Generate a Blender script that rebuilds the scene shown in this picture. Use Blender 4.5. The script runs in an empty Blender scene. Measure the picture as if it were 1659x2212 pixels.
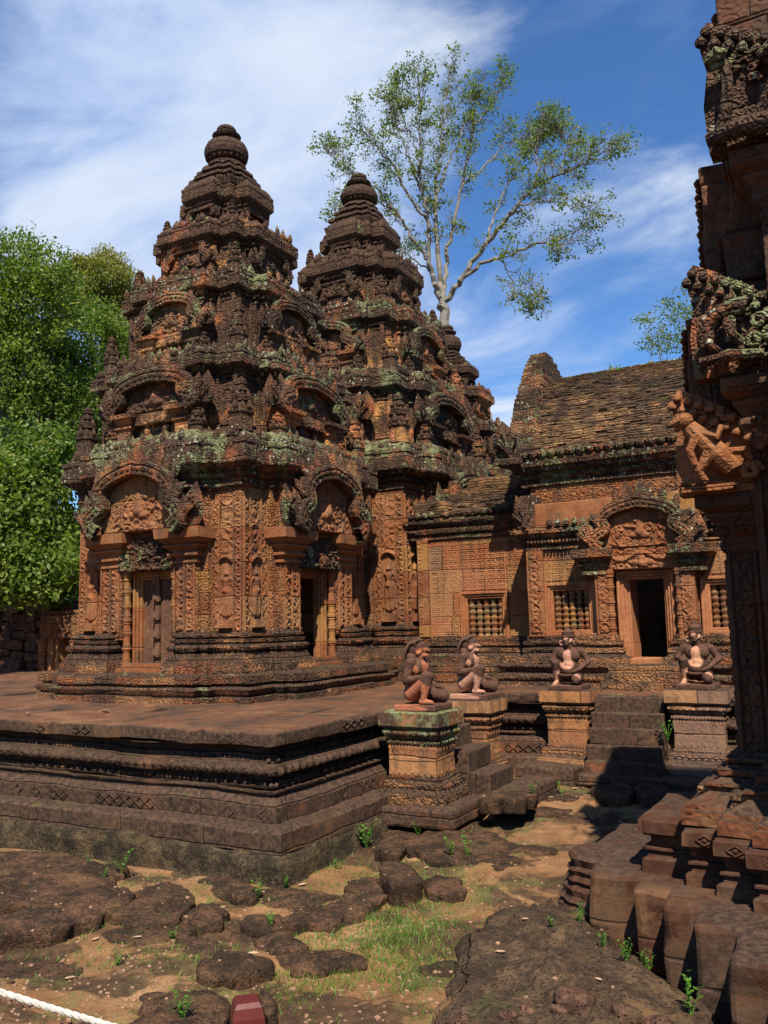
import bpy, math, random
import numpy as np
R = math.radians
rng = np.random.default_rng(7); random.seed(7)
scn = bpy.context.scene
COL = scn.collection
# ------------------------------------------------------------ camera, sun, sky, exposure
EYE = 1.77
PITCH, YAW, ROLL = R(7.2), R(29.2), R(-1.4)
SUN_AZ, SUN_EL = 31.0, 53.0          # sun stands south-south-east (south = -Y, east = +X)
def cam_rows():
    f = np.array([-math.sin(YAW)*math.cos(PITCH), math.cos(YAW)*math.cos(PITCH), math.sin(PITCH)])
    rt = np.array([math.cos(YAW), math.sin(YAW), 0.0]); up = np.cross(rt, f)
    c, s = math.cos(ROLL), math.sin(ROLL)
    return np.array([c*rt+s*up, -s*rt+c*up, f])
CM = cam_rows()
cd = bpy.data.cameras.new('camera'); cam = bpy.data.objects.new('camera', cd); COL.objects.link(cam)
from mathutils import Matrix, Vector
cam.matrix_world = Matrix([[CM[0][i], CM[1][i], -CM[2][i], (0, 0, EYE)[i]] for i in range(3)] + [[0, 0, 0, 1]])
cd.sensor_fit = 'VERTICAL'; cd.sensor_height = 36.0; cd.sensor_width = 27.0
cd.lens = 36.0*1857.0/2212.0
cd.clip_end = 4000; cd.clip_start = 0.05
scn.camera = cam
def ray(u, v): return CM.T @ np.array([(u-829.5)/1857.0, (1106-v)/1857.0, 1.0])
def atz(u, v, z): d = ray(u, v); return np.array([0, 0, EYE])+d*(z-EYE)/d[2]
def aty(u, v, y): d = ray(u, v); return np.array([0, 0, EYE])+d*(y/d[1])
def atd(u, v, r): d = ray(u, v); return np.array([0, 0, EYE])+d*(r/math.hypot(d[0], d[1]))

scn.view_settings.view_transform = 'Standard'; scn.view_settings.look = 'None'
scn.view_settings.exposure = 0.86; scn.view_settings.gamma = 1.0
scn.cycles.max_bounces = 5; scn.cycles.diffuse_bounces = 2; scn.cycles.glossy_bounces = 1
scn.cycles.transmission_bounces = 2; scn.cycles.transparent_max_bounces = 6
scn.cycles.use_adaptive_sampling = True; scn.cycles.adaptive_threshold = 0.03
scn.cycles.use_denoising = True

sl = bpy.data.lights.new('sun', 'SUN'); sl.energy = 5.0; sl.angle = R(0.53); sl.color = (1.0, 0.91, 0.76)
sun = bpy.data.objects.new('sun', sl); COL.objects.link(sun)
sv = Vector((math.sin(R(SUN_AZ))*math.cos(R(SUN_EL)), -math.cos(R(SUN_AZ))*math.cos(R(SUN_EL)), math.sin(R(SUN_EL))))
sun.rotation_euler = (-sv).to_track_quat('-Z', 'Y').to_euler(); sun.location = (5, -10, 30)

# ------------------------------------------------------------ node helper
class NG:
    def __init__(s, tree): s.t = tree; s.n = tree.nodes; s.l = tree.links; s.n.clear()
    def put(s, sock, v):
        if isinstance(v, bpy.types.NodeSocket): s.l.new(v, sock)
        elif v is not None:
            if isinstance(v, (tuple, list)) and sock.type == 'RGBA' and len(v) == 3: v = (*v, 1)
            sock.default_value = v
    def add(s, typ, ins={}, **kw):
        n = s.n.new(typ)
        for k, v in kw.items(): setattr(n, k, v)
        for k, v in ins.items(): s.put(n.inputs[k], v)
        return n
    def m(s, op, a, b=None, c=None, clamp=False):
        n = s.n.new('ShaderNodeMath'); n.operation = op; n.use_clamp = clamp
        s.put(n.inputs[0], a)
        if b is not None: s.put(n.inputs[1], b)
        if c is not None: s.put(n.inputs[2], c)
        return n.outputs[0]
    def vm(s, op, a, b=None, sc=None):
        n = s.n.new('ShaderNodeVectorMath'); n.operation = op; s.put(n.inputs[0], a)
        if b is not None: s.put(n.inputs[1], b)
        if sc is not None: s.put(n.inputs['Scale'], sc)
        return n.outputs['Value'] if op in ('LENGTH', 'DOT_PRODUCT', 'DISTANCE') else n.outputs[0]
    def mix(s, f, a, b, blend='MIX'):
        n = s.n.new('ShaderNodeMix'); n.data_type = 'RGBA'; n.blend_type = blend
        s.put(n.inputs[0], f); s.put(n.inputs[6], a); s.put(n.inputs[7], b); return n.outputs[2]
    def noise(s, vec, scale, detail=4, rough=.55, dist=0, out=0):
        n = s.add('ShaderNodeTexNoise', {'Vector': vec, 'Scale': scale, 'Detail': detail, 'Roughness': rough, 'Distortion': dist}); return n.outputs[out]
    def ramp(s, f, stops, interp='LINEAR'):
        n = s.n.new('ShaderNodeValToRGB'); s.put(n.inputs[0], f); cr = n.color_ramp; cr.interpolation = interp
        while len(cr.elements) > 1: cr.elements.remove(cr.elements[-1])
        for i, (p, c) in enumerate(stops):
            e = cr.elements[0] if i == 0 else cr.elements.new(p)
            e.position = p
            e.color = (c, c, c, 1) if isinstance(c, (int, float)) else (*c, 1)
        return n.outputs[0]
    def step(s, f, a, b):
        n = s.add('ShaderNodeMapRange', {0: f, 1: a, 2: b}, clamp=True); n.interpolation_type = 'SMOOTHSTEP'; return n.outputs[0]

def build_world():
    w = bpy.data.worlds.new('World'); scn.world = w; w.use_nodes = True
    g = NG(w.node_tree)
    sky = g.add('ShaderNodeTexSky'); sky.sky_type = 'NISHITA'; sky.sun_disc = False
    sky.sun_elevation = R(SUN_EL); sky.sun_rotation = R(180-SUN_AZ)
    sky.altitude = 60; sky.air_density = 1.0; sky.dust_density = 0.4; sky.ozone_density = 2.4
    tc = g.add('ShaderNodeTexCoord').outputs['Generated']
    d = g.vm('NORMALIZE', tc)
    sp = g.add('ShaderNodeSeparateXYZ', {0: d})
    zz = g.m('ADD', g.m('MAXIMUM', sp.outputs[2], 0.0), 0.22)
    pl = g.add('ShaderNodeCombineXYZ', {0: g.m('DIVIDE', sp.outputs[0], zz), 1: g.m('DIVIDE', sp.outputs[1], zz), 2: 0.3})
    pl = pl.outputs[0]
    st = g.vm('MULTIPLY', pl, (0.9, 1.25, 1.0))
    n1 = g.noise(st, 2.3, 8, .60, .5)
    n2 = g.noise(pl, 0.9, 3, .5, .1)
    def lobe(u, v, a, b):                # a soft bank of cloud standing in one direction of the sky
        c = ray(u, v); c = c/np.linalg.norm(c)
        return g.step(g.vm('DOT_PRODUCT', d, tuple(c)), math.cos(R(b)), math.cos(R(a)))
    bank = g.m('MAXIMUM', lobe(430, 300, 3, 21), g.m('MULTIPLY', lobe(1330, 600, 1, 14), .46))
    bank = g.m('MAXIMUM', bank, g.m('MULTIPLY', lobe(1090, 860, 1, 12), .75))
    bank = g.m('MAXIMUM', bank, g.m('MULTIPLY', lobe(60, 640, 1, 14), .55))
    cl = g.m('ADD', g.m('MULTIPLY', bank, .55), g.m('ADD', g.m('MULTIPLY', n1, 1.15), g.m('MULTIPLY', n2, .35)))
    mask = g.m('MULTIPLY', g.step(cl, .86, 1.32), .92)
    thin = g.m('MULTIPLY', g.step(g.noise(st, 3.1, 6, .6, .6), .5, .75), .12)
    mask = g.m('MAXIMUM', mask, thin)
    hs = g.add('ShaderNodeHueSaturation', {'Saturation': 1.10, 'Value': 1.0, 'Color': sky.outputs[0]})
    blue = g.mix(1.0, hs.outputs[0], (0.86, 1.18, 1.52), 'MULTIPLY')
    cc = g.mix(g.step(n1, .35, .7), (4.6, 5.9, 8.6), (7.2, 8.0, 9.2))
    col = g.mix(mask, blue, cc)
    bg = g.add('ShaderNodeBackground', {'Color': col, 'Strength': 0.061})
    o = g.add('ShaderNodeOutputWorld'); g.l.new(bg.outputs[0], o.inputs[0])
build_world()

# ------------------------------------------------------------ numpy noise
def _h(ix, iy, iz, s):
    n = (ix*374761393 + iy*668265263 + iz*2147483647 + s*974711) & 0xffffffff
    n = ((n ^ (n >> 13))*1274126177) & 0xffffffff
    n = (n ^ (n >> 16)) & 0xffffffff
    return n/2147483648.0-1.0
def vn(P, s=1.0, seed=0):
    Q = np.asarray(P, float)*s; I = np.floor(Q).astype(np.int64); f = Q-I; f = f*f*(3-2*f); o = 0
    for dx in (0, 1):
        for dy in (0, 1):
            for dz in (0, 1):
                w = (f[:, 0] if dx else 1-f[:, 0])*(f[:, 1] if dy else 1-f[:, 1])*(f[:, 2] if dz else 1-f[:, 2])
                o = o + w*_h(I[:, 0]+dx, I[:, 1]+dy, I[:, 2]+dz, seed)
    return o
def fbm(P, s=1.0, seed=0, oc=3):
    a = 1; t = 0
    for k in range(oc): t = t+a*vn(P, s*2**k, seed+k*17); a *= .5
    return t
def vnoise3(P, s, seed): return np.stack([vn(P, s, seed), vn(P, s, seed+31), vn(P, s, seed+57)], 1)

# ------------------------------------------------------------ mesh builder
class Fr:
    """facade frame: local (right, up, out) -> world"""
    def __init__(s, o, ang=0.0):       # ang 0: face looks to -Y (right = +X); 90: looks to +X (right = +Y)
        a = R(ang); s.o = np.array(o, float)
        s.M = np.array([[math.cos(a), math.sin(a), 0], [0, 0, 1], [math.sin(a), -math.cos(a), 0]])
    def __call__(s, P): return np.asarray(P, float)@s.M+s.o
W0 = Fr((0, 0, 0))
class MB:
    def __init__(s): s.V = []; s.Q = []; s.T = []; s.n = 0
    def add(s, P, F):
        P = np.asarray(P, float).reshape(-1, 3); s.V.append(P)
        for f in (F if isinstance(F, list) and len(F) and isinstance(F[0], np.ndarray) else [np.asarray(F, np.int64)]):
            if len(f) == 0: continue
            (s.Q if f.shape[1] == 4 else s.T).append(f+s.n)
        s.n += len(P)
    def grid(s, P, nu, nv, closeu=False):     # P (nu*nv,3) row-major [u][v]
        i = np.arange(nu if closeu else nu-1)[:, None]; j = np.arange(nv-1)[None, :]
        i2 = (i+1) % nu
        F = np.stack([i*nv+j, i2*nv+j, i2*nv+j+1, i*nv+j+1], -1).reshape(-1, 4)
        s.add(P, F)
    def box(s, f, x0, x1, y0, y1, z0, z1, taper=0):
        t = taper
        P = [(x0, y0, z0), (x1, y0, z0), (x1-t, y1, z0), (x0+t, y1, z0), (x0, y0, z1), (x1, y0, z1), (x1-t, y1, z1-t*.5), (x0+t, y1, z1-t*.5)]
        F = np.array([(0, 3, 2, 1), (4, 5, 6, 7), (0, 1, 5, 4), (1, 2, 6, 5), (2, 3, 7, 6), (3, 0, 4, 7)])
        s.add(f(P), F)
    def rbox(s, f, x0, x1, y0, y1, z0, z1, b=.01, n=.004, seg=.12, seed=0):
        """a stone block: bevelled, subdivided and a little worn"""
        xs = np.unique(np.r_[x0, np.linspace(x0+b, x1-b, max(2, int((x1-x0)/seg)+1)), x1])
        ys = np.unique(np.r_[y0, np.linspace(y0+b, y1-b, max(2, int((y1-y0)/seg)+1)), y1])
        zs = np.unique(np.r_[z0, np.linspace(z0+b, z1-b, max(2, int((z1-z0)/seg)+1)), z1])
        def face(A, B, mk):
            a, c = np.meshgrid(A, B, indexing='ij'); P = mk(a.ravel(), c.ravel()); return P, len(A), len(B)
        cc = np.array([(x0+x1)/2, (y0+y1)/2, (z0+z1)/2])
        hs = np.array([x1-x0, y1-y0, z1-z0])/2
        out = []
        for P, na, nb in (face(xs, ys, lambda a, c: np.stack([a, c, a*0+z1], 1)), face(ys, xs, lambda a, c: np.stack([c, a, a*0+z0], 1)),
                          face(ys, zs, lambda a, c: np.stack([a*0+x1, a, c], 1)), face(zs, ys, lambda a, c: np.stack([a*0+x0, c, a], 1)),
                          face(zs, xs, lambda a, c: np.stack([c, a*0+y1, a], 1)), face(xs, zs, lambda a, c: np.stack([a, a*0+y0, c], 1))):
            q = (P-cc); k = np.abs(q) > hs-b*.5                      # points on the outer rim are pulled in
            cnt = k.sum(1, keepdims=True)
            q = np.where(k & (cnt >= 2), np.sign(q)*(hs-b*np.where(cnt >= 3, .42, .3)), q)
            P = f(q+cc)
            P = P+vnoise3(P, 9, seed)*n+vnoise3(P, 2.2, seed+3)*n*1.5
            s.grid(P, na, nb)
    def loft(s, f, poly, prof, seg=.12, n=.005, cap=True, seed=0, capb=False, closed=True, blk=0, sag=0):
        """poly: plan points (right, out), counter-clockwise; prof: (up, offset) pairs from bottom to top"""
        A = np.array(poly, float); N = len(A)
        pts = []; nrm = []
        E = np.roll(A, -1, 0)-A; L = np.linalg.norm(E, axis=1); T = E/L[:, None]; Nn = np.stack([T[:, 1], -T[:, 0]], 1)
        area = .5*np.sum(A[:, 0]*np.roll(A[:, 1], -1)-np.roll(A[:, 0], -1)*A[:, 1])
        if area < 0: Nn = -Nn
        mit = []
        for i in range(N):
            a, b = Nn[i-1], Nn[i]
            if not closed and i == 0: a = b
            if not closed and i == N-1: b = a
            m_ = a+b; m_ = m_/max(1e-6, (1+a@b)); mit.append(m_)
        mit = np.array(mit)
        for i in range(N if closed else N-1):
            k = max(1, int(round(L[i]/seg))); j = (i+1) % N
            if L[i] > .25: ts = np.unique(np.r_[0, .02/L[i], np.linspace(0, 1, k+1)[:-1][1:] if k > 1 else [], 1-.02/L[i]])
            else: ts = np.linspace(0, 1, k+1)[:-1]
            for t in ts:
                pts.append(A[i]*(1-t)+A[j]*t); nrm.append(mit[i]*(1-t)+mit[j]*t)
        if not closed: pts.append(A[-1]); nrm.append(mit[-1])
        pts = np.array(pts); nrm = np.array(nrm); M = len(pts)
        pr = [prof[0]]
        for a, b in zip(prof[:-1], prof[1:]):
            k = max(1, int(math.hypot(b[0]-a[0], b[1]-a[1])/seg))
            for q in range(1, k+1): pr.append((a[0]+(b[0]-a[0])*q/k, a[1]+(b[1]-a[1])*q/k))
        pr = np.array(pr); K = len(pr)
        xy = pts[:, None, :]+nrm[:, None, :]*pr[None, :, 1, None]
        P = np.stack([xy[:, :, 0], np.broadcast_to(pr[None, :, 0], xy.shape[:2]), xy[:, :, 1]], -1).reshape(-1, 3)
        P = f(P)
        if n: P = P+vnoise3(P, 7, seed)*n+vnoise3(P, 1.7, seed+5)*n*1.6
        if blk:
            q = np.floor((P[:, 0]+P[:, 1])/blk+.37*seed).astype(np.int64); z0 = q*0
            P = P+np.stack([_h(q, z0, z0, seed), _h(q, z0+1, z0, seed), _h(q, z0+2, z0, seed)], 1)*np.array([.010, .010, .007])
        if sag: P[:, 2] += vn(P*[1, 1, 0], .45, seed+9)*sag
        s.grid(P, M, K, closeu=closed)
        # cap: fan to the centre
        for on, kk in ((cap, K-1), (capb, 0)):
            if not on or not closed: continue
            ring = P.reshape(M, K, 3)[:, kk]; c = ring.mean(0)
            V = np.vstack([ring, c[None]]); i = np.arange(M)
            s.add(V, np.stack([i, (i+1) % M, np.full(M, M)], 1))
    def lathe(s, f, prof, c=(0, 0), n=16, wob=0, seed=0, lobes=0, la=0, cap=True):
        """prof: (radius, up); axis is the local up through (right, out)=c"""
        pr = np.array(prof, float); th = np.linspace(0, 2*math.pi, n, endpoint=False)
        r = pr[None, :, 0]*(1+la*np.cos(lobes*th)[:, None])
        P = np.stack([c[0]+r*np.cos(th)[:, None], np.broadcast_to(pr[None, :, 1], r.shape), c[1]-r*np.sin(th)[:, None]], -1).reshape(-1, 3)
        P = f(P)
        if wob: P = P+vnoise3(P, 6, seed)*wob
        s.grid(P, n, len(pr), closeu=True)
        if cap:
            for kk in (0, len(pr)-1):
                ring = P.reshape(n, len(pr), 3)[:, kk]; V = np.vstack([ring, ring.mean(0)[None]]); i = np.arange(n)
                s.add(V, np.stack([i, (i+1) % n, np.full(n, n)], 1))
    def ell(s, f, C, rad, nu=8, nv=5):
        """many ellipsoids at centres C (k,3), radii rad (3,) or (k,3), axis-aligned in frame"""
        C = np.atleast_2d(np.array(C, float)); k = len(C); rad = np.broadcast_to(np.array(rad, float), (k, 3))
        th = np.linspace(0, 2*math.pi, nu, endpoint=False); ph = np.linspace(-math.pi/2, math.pi/2, nv+1)
        U = np.stack([np.cos(th)[:, None]*np.cos(ph), np.broadcast_to(np.sin(ph), (nu, nv+1)), -np.sin(th)[:, None]*np.cos(ph)], -1).reshape(-1, 3)
        P = (C[:, None, :]+U[None]*rad[:, None, :]).reshape(-1, 3)
        i = np.arange(nu)[:, None]; j = np.arange(nv)[None, :]; i2 = (i+1) % nu; K = nv+1
        F = np.stack([i*K+j, i2*K+j, i2*K+j+1, i*K+j+1], -1).reshape(-1, 4)
        F = (F[None]+(np.arange(k)*nu*K)[:, None, None]).reshape(-1, 4)
        s.add(f(P), F)
    def tube(s, P, r, n=8, f=None, cap=True):
        P = np.array(P, float); r = np.broadcast_to(np.array(r, float), (len(P),))
        T = np.gradient(P, axis=0); T /= np.linalg.norm(T, axis=1)[:, None]+1e-9
        ref = np.array([0.13, .97, .21]) if abs(T[0] @ np.array([0.13, .97, .21])) < .9 else np.array([1., 0, 0])
        V = []
        b = np.cross(T[0], ref); b /= np.linalg.norm(b)
        for i in range(len(P)):
            b = b-T[i]*(b@T[i]); b /= np.linalg.norm(b)+1e-9; c = np.cross(T[i], b)
            th = np.linspace(0, 2*math.pi, n, endpoint=False)
            V.append(P[i]+r[i]*(np.cos(th)[:, None]*b+np.sin(th)[:, None]*c))
        V = np.array(V).transpose(1, 0, 2).reshape(-1, 3)
        if f: V = f(V)
        s.grid(V, n, len(P), closeu=True)
        if cap:
            for kk in (0, len(P)-1):
                ring = V.reshape(n, len(P), 3)[:, kk]; Vv = np.vstack([ring, ring.mean(0)[None]]); i = np.arange(n)
                s.add(Vv, np.stack([i, (i+1) % n, np.full(n, n)], 1))
    def relief(s, f, x0, x1, y0, y1, z, fn, res=.016, edge=.012, mask=None):
        nx = max(3, int((x1-x0)/res)+1); ny = max(3, int((y1-y0)/res)+1)
        X, Y = np.meshgrid(np.linspace(x0, x1, nx), np.linspace(y0, y1, ny), indexing='ij')
        H = fn(X, Y)
        d = np.minimum.reduce([X-x0, x1-X, Y-y0, y1-Y]); H = np.where(d < edge*.3, -.02, H)
        P = np.stack([X, Y, z+H], -1)
        i = np.arange(nx-1)[:, None]; j = np.arange(ny-1)[None, :]
        F = np.stack([i*ny+j, (i+1)*ny+j, (i+1)*ny+j+1, i*ny+j+1], -1).reshape(-1, 4)
        if mask is not None:
            mk = mask(X, Y).ravel(); F = F[mk[F].all(1)]
        s.add(f(P.reshape(-1, 3)), F)
    def build(s, name, mat, parent=None, smooth=False, loc=None):
        V = np.concatenate(s.V) if s.V else np.zeros((0, 3))
        org = ORG.get(parent, np.zeros(3)) if parent is not None else np.zeros(3)
        if loc is not None: org = np.array(loc, float)
        V = V-org
        Q = np.concatenate(s.Q) if s.Q else np.zeros((0, 4), np.int64); T = np.concatenate(s.T) if s.T else np.zeros((0, 3), np.int64)
        me = bpy.data.meshes.new(name)
        me.vertices.add(len(V)); me.vertices.foreach_set('co', V.astype(np.float32).ravel())
        me.loops.add(Q.size+T.size); me.polygons.add(len(Q)+len(T))
        me.loops.foreach_set('vertex_index', np.concatenate([Q.ravel(), T.ravel()]).astype(np.int32))
        me.polygons.foreach_set('loop_start', np.concatenate([np.arange(len(Q))*4, Q.size+np.arange(len(T))*3]).astype(np.int32))
        me.polygons.foreach_set('use_smooth', np.full(len(Q)+len(T), bool(smooth)))
        me.update(calc_edges=True); me.validate()
        me.materials.append(mat)
        o = bpy.data.objects.new(name, me); COL.objects.link(o)
        if parent is not None: o.parent = parent; ORG[o] = org
        else:
            o.location = org; ORG[o] = org
        return o
ORG = {}
def thing(name, label, cat, loc=(0, 0, 0), rz=0, group=None):
    o = bpy.data.objects.new(name, None); COL.objects.link(o); o.empty_display_size = .1
    o.location = loc; o.rotation_euler = (0, 0, rz); o['label'] = label; o['category'] = cat
    if group: o['group'] = group
    ORG[o] = np.array(loc, float); return o
def tag(o, label=None, cat=None, group=None, kind=None):
    if label: o['label'] = label
    if cat: o['category'] = cat
    if group: o['group'] = group
    if kind: o['kind'] = kind
    return o
def copy_tree(o, parent=None):
    c = o.copy(); COL.objects.link(c); c.parent = parent
    for ch in list(o.children): copy_tree(ch, c)
    return c
# ------------------------------------------------------------ materials
def newmat(name):
    m = bpy.data.materials.new(name); m.use_nodes = True; return m, NG(m.node_tree)
def finish(g, col, rough=.85, nrm=None, spec=.25):
    b = g.add('ShaderNodeBsdfPrincipled', {'Base Color': col, 'Roughness': rough, 'Specular IOR Level': spec})
    if nrm is not None: g.l.new(nrm, b.inputs['Normal'])
    o = g.add('ShaderNodeOutputMaterial'); g.l.new(b.outputs[0], o.inputs[0]); return b
RED = (.37, .145, .062); RED2 = (.28, .105, .052); PINK = (.44, .205, .105); OCH = (.52, .31, .10); GREYB = (.13, .09, .07); BUFF = (.43, .255, .125)
DARK = (.020, .013, .010); BROWN = (.072, .043, .028)
GREEN = (.185, .205, .098); MOSS = (.065, .07, .02); PALE = (.36, .38, .27)
def stone(name, cols=(RED, RED2, PINK, BUFF, RED, OCH), dark=.45, green=.2, top=.35, carve=1.0, cs=9.0, course=.27, blk=.55,
          joints=1.0, bump=1.0, moss=0.0, bright=.47, darkcol=DARK, zdark=None, kind='scroll', white=0.0, stain=1.0):
    """weathered carved sandstone: block-to-block colour, dark and green lichen, carving as relief bump"""
    m, g = newmat(name)
    geo = g.add('ShaderNodeNewGeometry'); pos = geo.outputs['Position']
    sp = g.add('ShaderNodeSeparateXYZ', {0: pos}); nz = g.add('ShaderNodeSeparateXYZ', {0: geo.outputs['Normal']}).outputs[2]
    wob = g.m('MULTIPLY', g.m('SUBTRACT', g.noise(pos, 2.5, 2), .5), .05)
    zc = g.m('DIVIDE', g.m('ADD', sp.outputs[2], wob), course); fz = g.m('FLOOR', zc)
    w1 = g.add('ShaderNodeTexWhiteNoise', {'W': fz}, noise_dimensions='1D').outputs[0]
    sx = g.m('ADD', g.m('DIVIDE', g.m('ADD', g.m('ADD', sp.outputs[0], sp.outputs[1]), wob), blk), g.m('MULTIPLY', w1, 7.3)); fx = g.m('FLOOR', sx)
    wn = g.add('ShaderNodeTexWhiteNoise', {'Vector': g.add('ShaderNodeCombineXYZ', {0: fx, 1: fz, 2: 3.7}).outputs[0]}, noise_dimensions='3D')
    k = len(cols); base = g.ramp(wn.outputs[0], [((i+.0)/k, c) for i, c in enumerate(cols)], 'CONSTANT')
    avg = tuple(np.mean(np.array(cols), 0)); base = g.mix(.30, base, avg); base = g.mix(1.0, base, (bright*1.15, bright*.95, bright*.84), 'MULTIPLY')
    big = g.noise(pos, .9, 5, .6, .4); mid = g.noise(pos, 3.7, 6, .62, .3); fine = g.noise(pos, 24, 5, .65)
    base = g.mix(g.m('MULTIPLY', g.step(mid, .42, .66), .55), base, g.mix(.5, base, (.40, .22, .10)))
    base = g.mix(1.0, base, g.ramp(fine, [(.25, .62), (.75, 1.25)]), 'MULTIPLY')
    # vertical wash stains: noise stretched along z
    vs = g.noise(g.vm('MULTIPLY', pos, (5.0, 5.0, .8)), 1.0, 4, .6, .2)
    base = g.mix(g.m('MULTIPLY', g.step(vs, .52, .66), .6*stain), base, BROWN)
    up = g.step(nz, .25, .85)
    dk = g.m('ADD', g.m('ADD', g.m('MULTIPLY', big, .55), g.m('MULTIPLY', mid, .5)), g.m('MULTIPLY', fine, .28))
    if zdark: dk = g.m('ADD', dk, g.m('MULTIPLY', g.step(sp.outputs[2], zdark[0], zdark[1]), zdark[2]))
    dk = g.m('ADD', dk, g.m('MULTIPLY', up, top*.35))
    t = .985-.62*dark
    dmask = g.step(dk, t-.05, t+.06)
    base = g.mix(g.m('MULTIPLY', dmask, .93), base, g.mix(g.step(fine, .35, .65), darkcol, BROWN))
    gn = g.m('ADD', g.m('MULTIPLY', g.noise(pos, 2.1, 6, .68, .7), .72), g.m('MULTIPLY', g.noise(pos, 17, 4, .7), .48))
    gn = g.m('ADD', gn, g.m('MULTIPLY', up, .06)); tg = .93-.5*green
    gmask = g.step(g.m('ADD', gn, g.m('MULTIPLY', g.m('SUBTRACT', mid, .5), .35)), tg-.01, tg+.07)
    gc = g.mix(g.step(g.noise(pos, 6, 3), .45, .6), GREEN, g.mix(.5, MOSS, GREEN))
    base = g.mix(g.m('MULTIPLY', gmask, .8), base, gc)
    if moss > 0:
        mn = g.m('ADD', g.m('MULTIPLY', g.noise(pos, 3.1, 6, .65, .4), .8), g.m('MULTIPLY', up, .22))
        base = g.mix(g.m('MULTIPLY', g.step(mn, .82-.5*moss, .92-.5*moss), .8), base, g.mix(g.step(fine, .4, .6), (.055, .05, .022), MOSS))
    if white > 0:
        vw = g.add('ShaderNodeTexVoronoi', {'Vector': pos, 'Scale': 13.0}).outputs['Distance']
        wm = g.m('MULTIPLY', g.step(vw, .30, .20), g.step(g.noise(pos, 2.3, 3), .56-.1*white, .62-.1*white))
        base = g.mix(g.m('MULTIPLY', wm, .75), base, PALE)
    # bump
    h = g.m('ADD', g.m('MULTIPLY', fine, .30), g.m('MULTIPLY', g.noise(pos, 70, 3, .6), .16))
    if carve > 0:
        wp = g.vm('ADD', pos, g.vm('SCALE', g.vm('SUBTRACT', g.noise(pos, 11, 2, out=1), (.5, .5, .5)), sc=.05))
        if kind == 'scroll':
            vo = g.add('ShaderNodeTexVoronoi', {'Vector': wp, 'Scale': cs}, feature='SMOOTH_F1'); vo.inputs['Smoothness'].default_value = .25
            rings = g.m('SINE', g.m('MULTIPLY', vo.outputs['Distance'], 21.0))
            v2 = g.add('ShaderNodeTexVoronoi', {'Vector': wp, 'Scale': cs*3.1}).outputs['Distance']
            cv = g.m('ADD', g.m('MULTIPLY', rings, .5), g.m('MULTIPLY', g.m('SUBTRACT', .55, v2), 1.3))
        elif kind == 'brick': cv = 0.0
        h = g.m('ADD', h, g.m('MULTIPLY', cv, .55*carve))
    if joints > 0:
        jz = g.m('ABSOLUTE', g.m('SUBTRACT', g.m('FRACT', zc), .5)); jx = g.m('ABSOLUTE', g.m('SUBTRACT', g.m('FRACT', sx), .5))
        j = g.m('MAXIMUM', g.step(jz, .5-.012/course, .5-.003/course), g.step(jx, .5-.012/blk, .5-.003/blk))
        h = g.m('SUBTRACT', h, g.m('MULTIPLY', j, joints*1.3))
        if kind == 'brick':
            h = g.m('ADD', h, g.m('MULTIPLY', wn.outputs[0], .8))
    bp = g.add('ShaderNodeBump', {'Strength': min(1, .85*bump), 'Distance': .036*bump, 'Height': h})
    finish(g, base, .88, bp.outputs[0], .18); return m
M = {}
M['wall'] = stone('carved_sandstone', dark=.34, green=.05, carve=.9, cs=12)
M['pilaster'] = stone('carved_pilaster_stone', cols=(RED, PINK, BUFF, OCH, RED, PINK, RED2), dark=.27, green=.03, carve=.16, cs=16, course=.42, blk=1.7)
M['smooth'] = stone('dressed_sandstone', cols=(PINK, RED, RED, OCH, RED), dark=.36, green=.03, carve=0, course=.5, blk=2.1, joints=.6, bump=.7)
M['cornice'] = stone('lichened_cornice_stone', bright=.72, cols=(RED2, RED, GREYB, BUFF), dark=.62, green=.60, top=.8, carve=.7, cs=13, blk=.7, white=.6)
M['upper'] = stone('dark_upper_stone', bright=.80, cols=(RED, RED2, BUFF, OCH, RED, GREYB, PINK), dark=.56, green=.46, top=.7, carve=.45, cs=10, zdark=(6.2, 9.0, .16))
M['crown'] = stone('blackened_crown_stone', cols=(RED2, GREYB), dark=.80, green=.30, top=.6, carve=.10, cs=10)
M['ped'] = stone('pediment_stone', bright=.68, cols=(RED2, BUFF, RED, PINK, GREYB), dark=.58, green=.56, top=.6, carve=1.0, cs=15, white=.3)
M['base'] = stone('mossy_base_stone', cols=(BUFF, RED2, RED, BUFF), dark=.52, green=.34, top=.8, carve=.7, cs=12, moss=.25)
M['terrace'] = stone('terrace_stone', cols=((.33, .14, .075), (.24, .115, .06), (.24, .14, .08), (.17, .12, .06)), bright=.60, dark=.70, green=.14, top=.2, carve=.0, course=.9, blk=.95, moss=.30, joints=.8, bump=.8)
M['paving'] = stone('terrace_paving', bright=.56, cols=((.19, .09, .05), (.22, .105, .06), (.16, .085, .05)), dark=.46, green=.03, top=.0, carve=0, course=5, blk=5, joints=0, bump=.9, moss=.12)
M['ped_stone'] = stone('ochre_pedestal_stone', bright=.68, cols=((.42, .22, .09), (.40, .19, .09), BUFF, (.30, .15, .08)), dark=.44, green=.18, top=.7, carve=.0, course=.24, blk=1.3, moss=.2)
M['pedgreen'] = stone('green_pedestal_stone', bright=.55, cols=((.40, .22, .09), BUFF, BROWN), dark=.58, green=.70, top=.9, carve=.0, course=.24, blk=.9, moss=.4)
M['frame'] = stone('ochre_frame_stone', bright=.62, cols=(PINK, RED, (.46, .25, .10)), dark=.24, green=.0, carve=0, course=1.4, blk=2.7, joints=.3, bump=.5)
M['door'] = stone('worn_door_stone', cols=((.25, .135, .095), (.21, .12, .09)), dark=.34, green=.0, carve=.25, cs=18, course=3, blk=3, joints=0, bump=.7)
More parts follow.
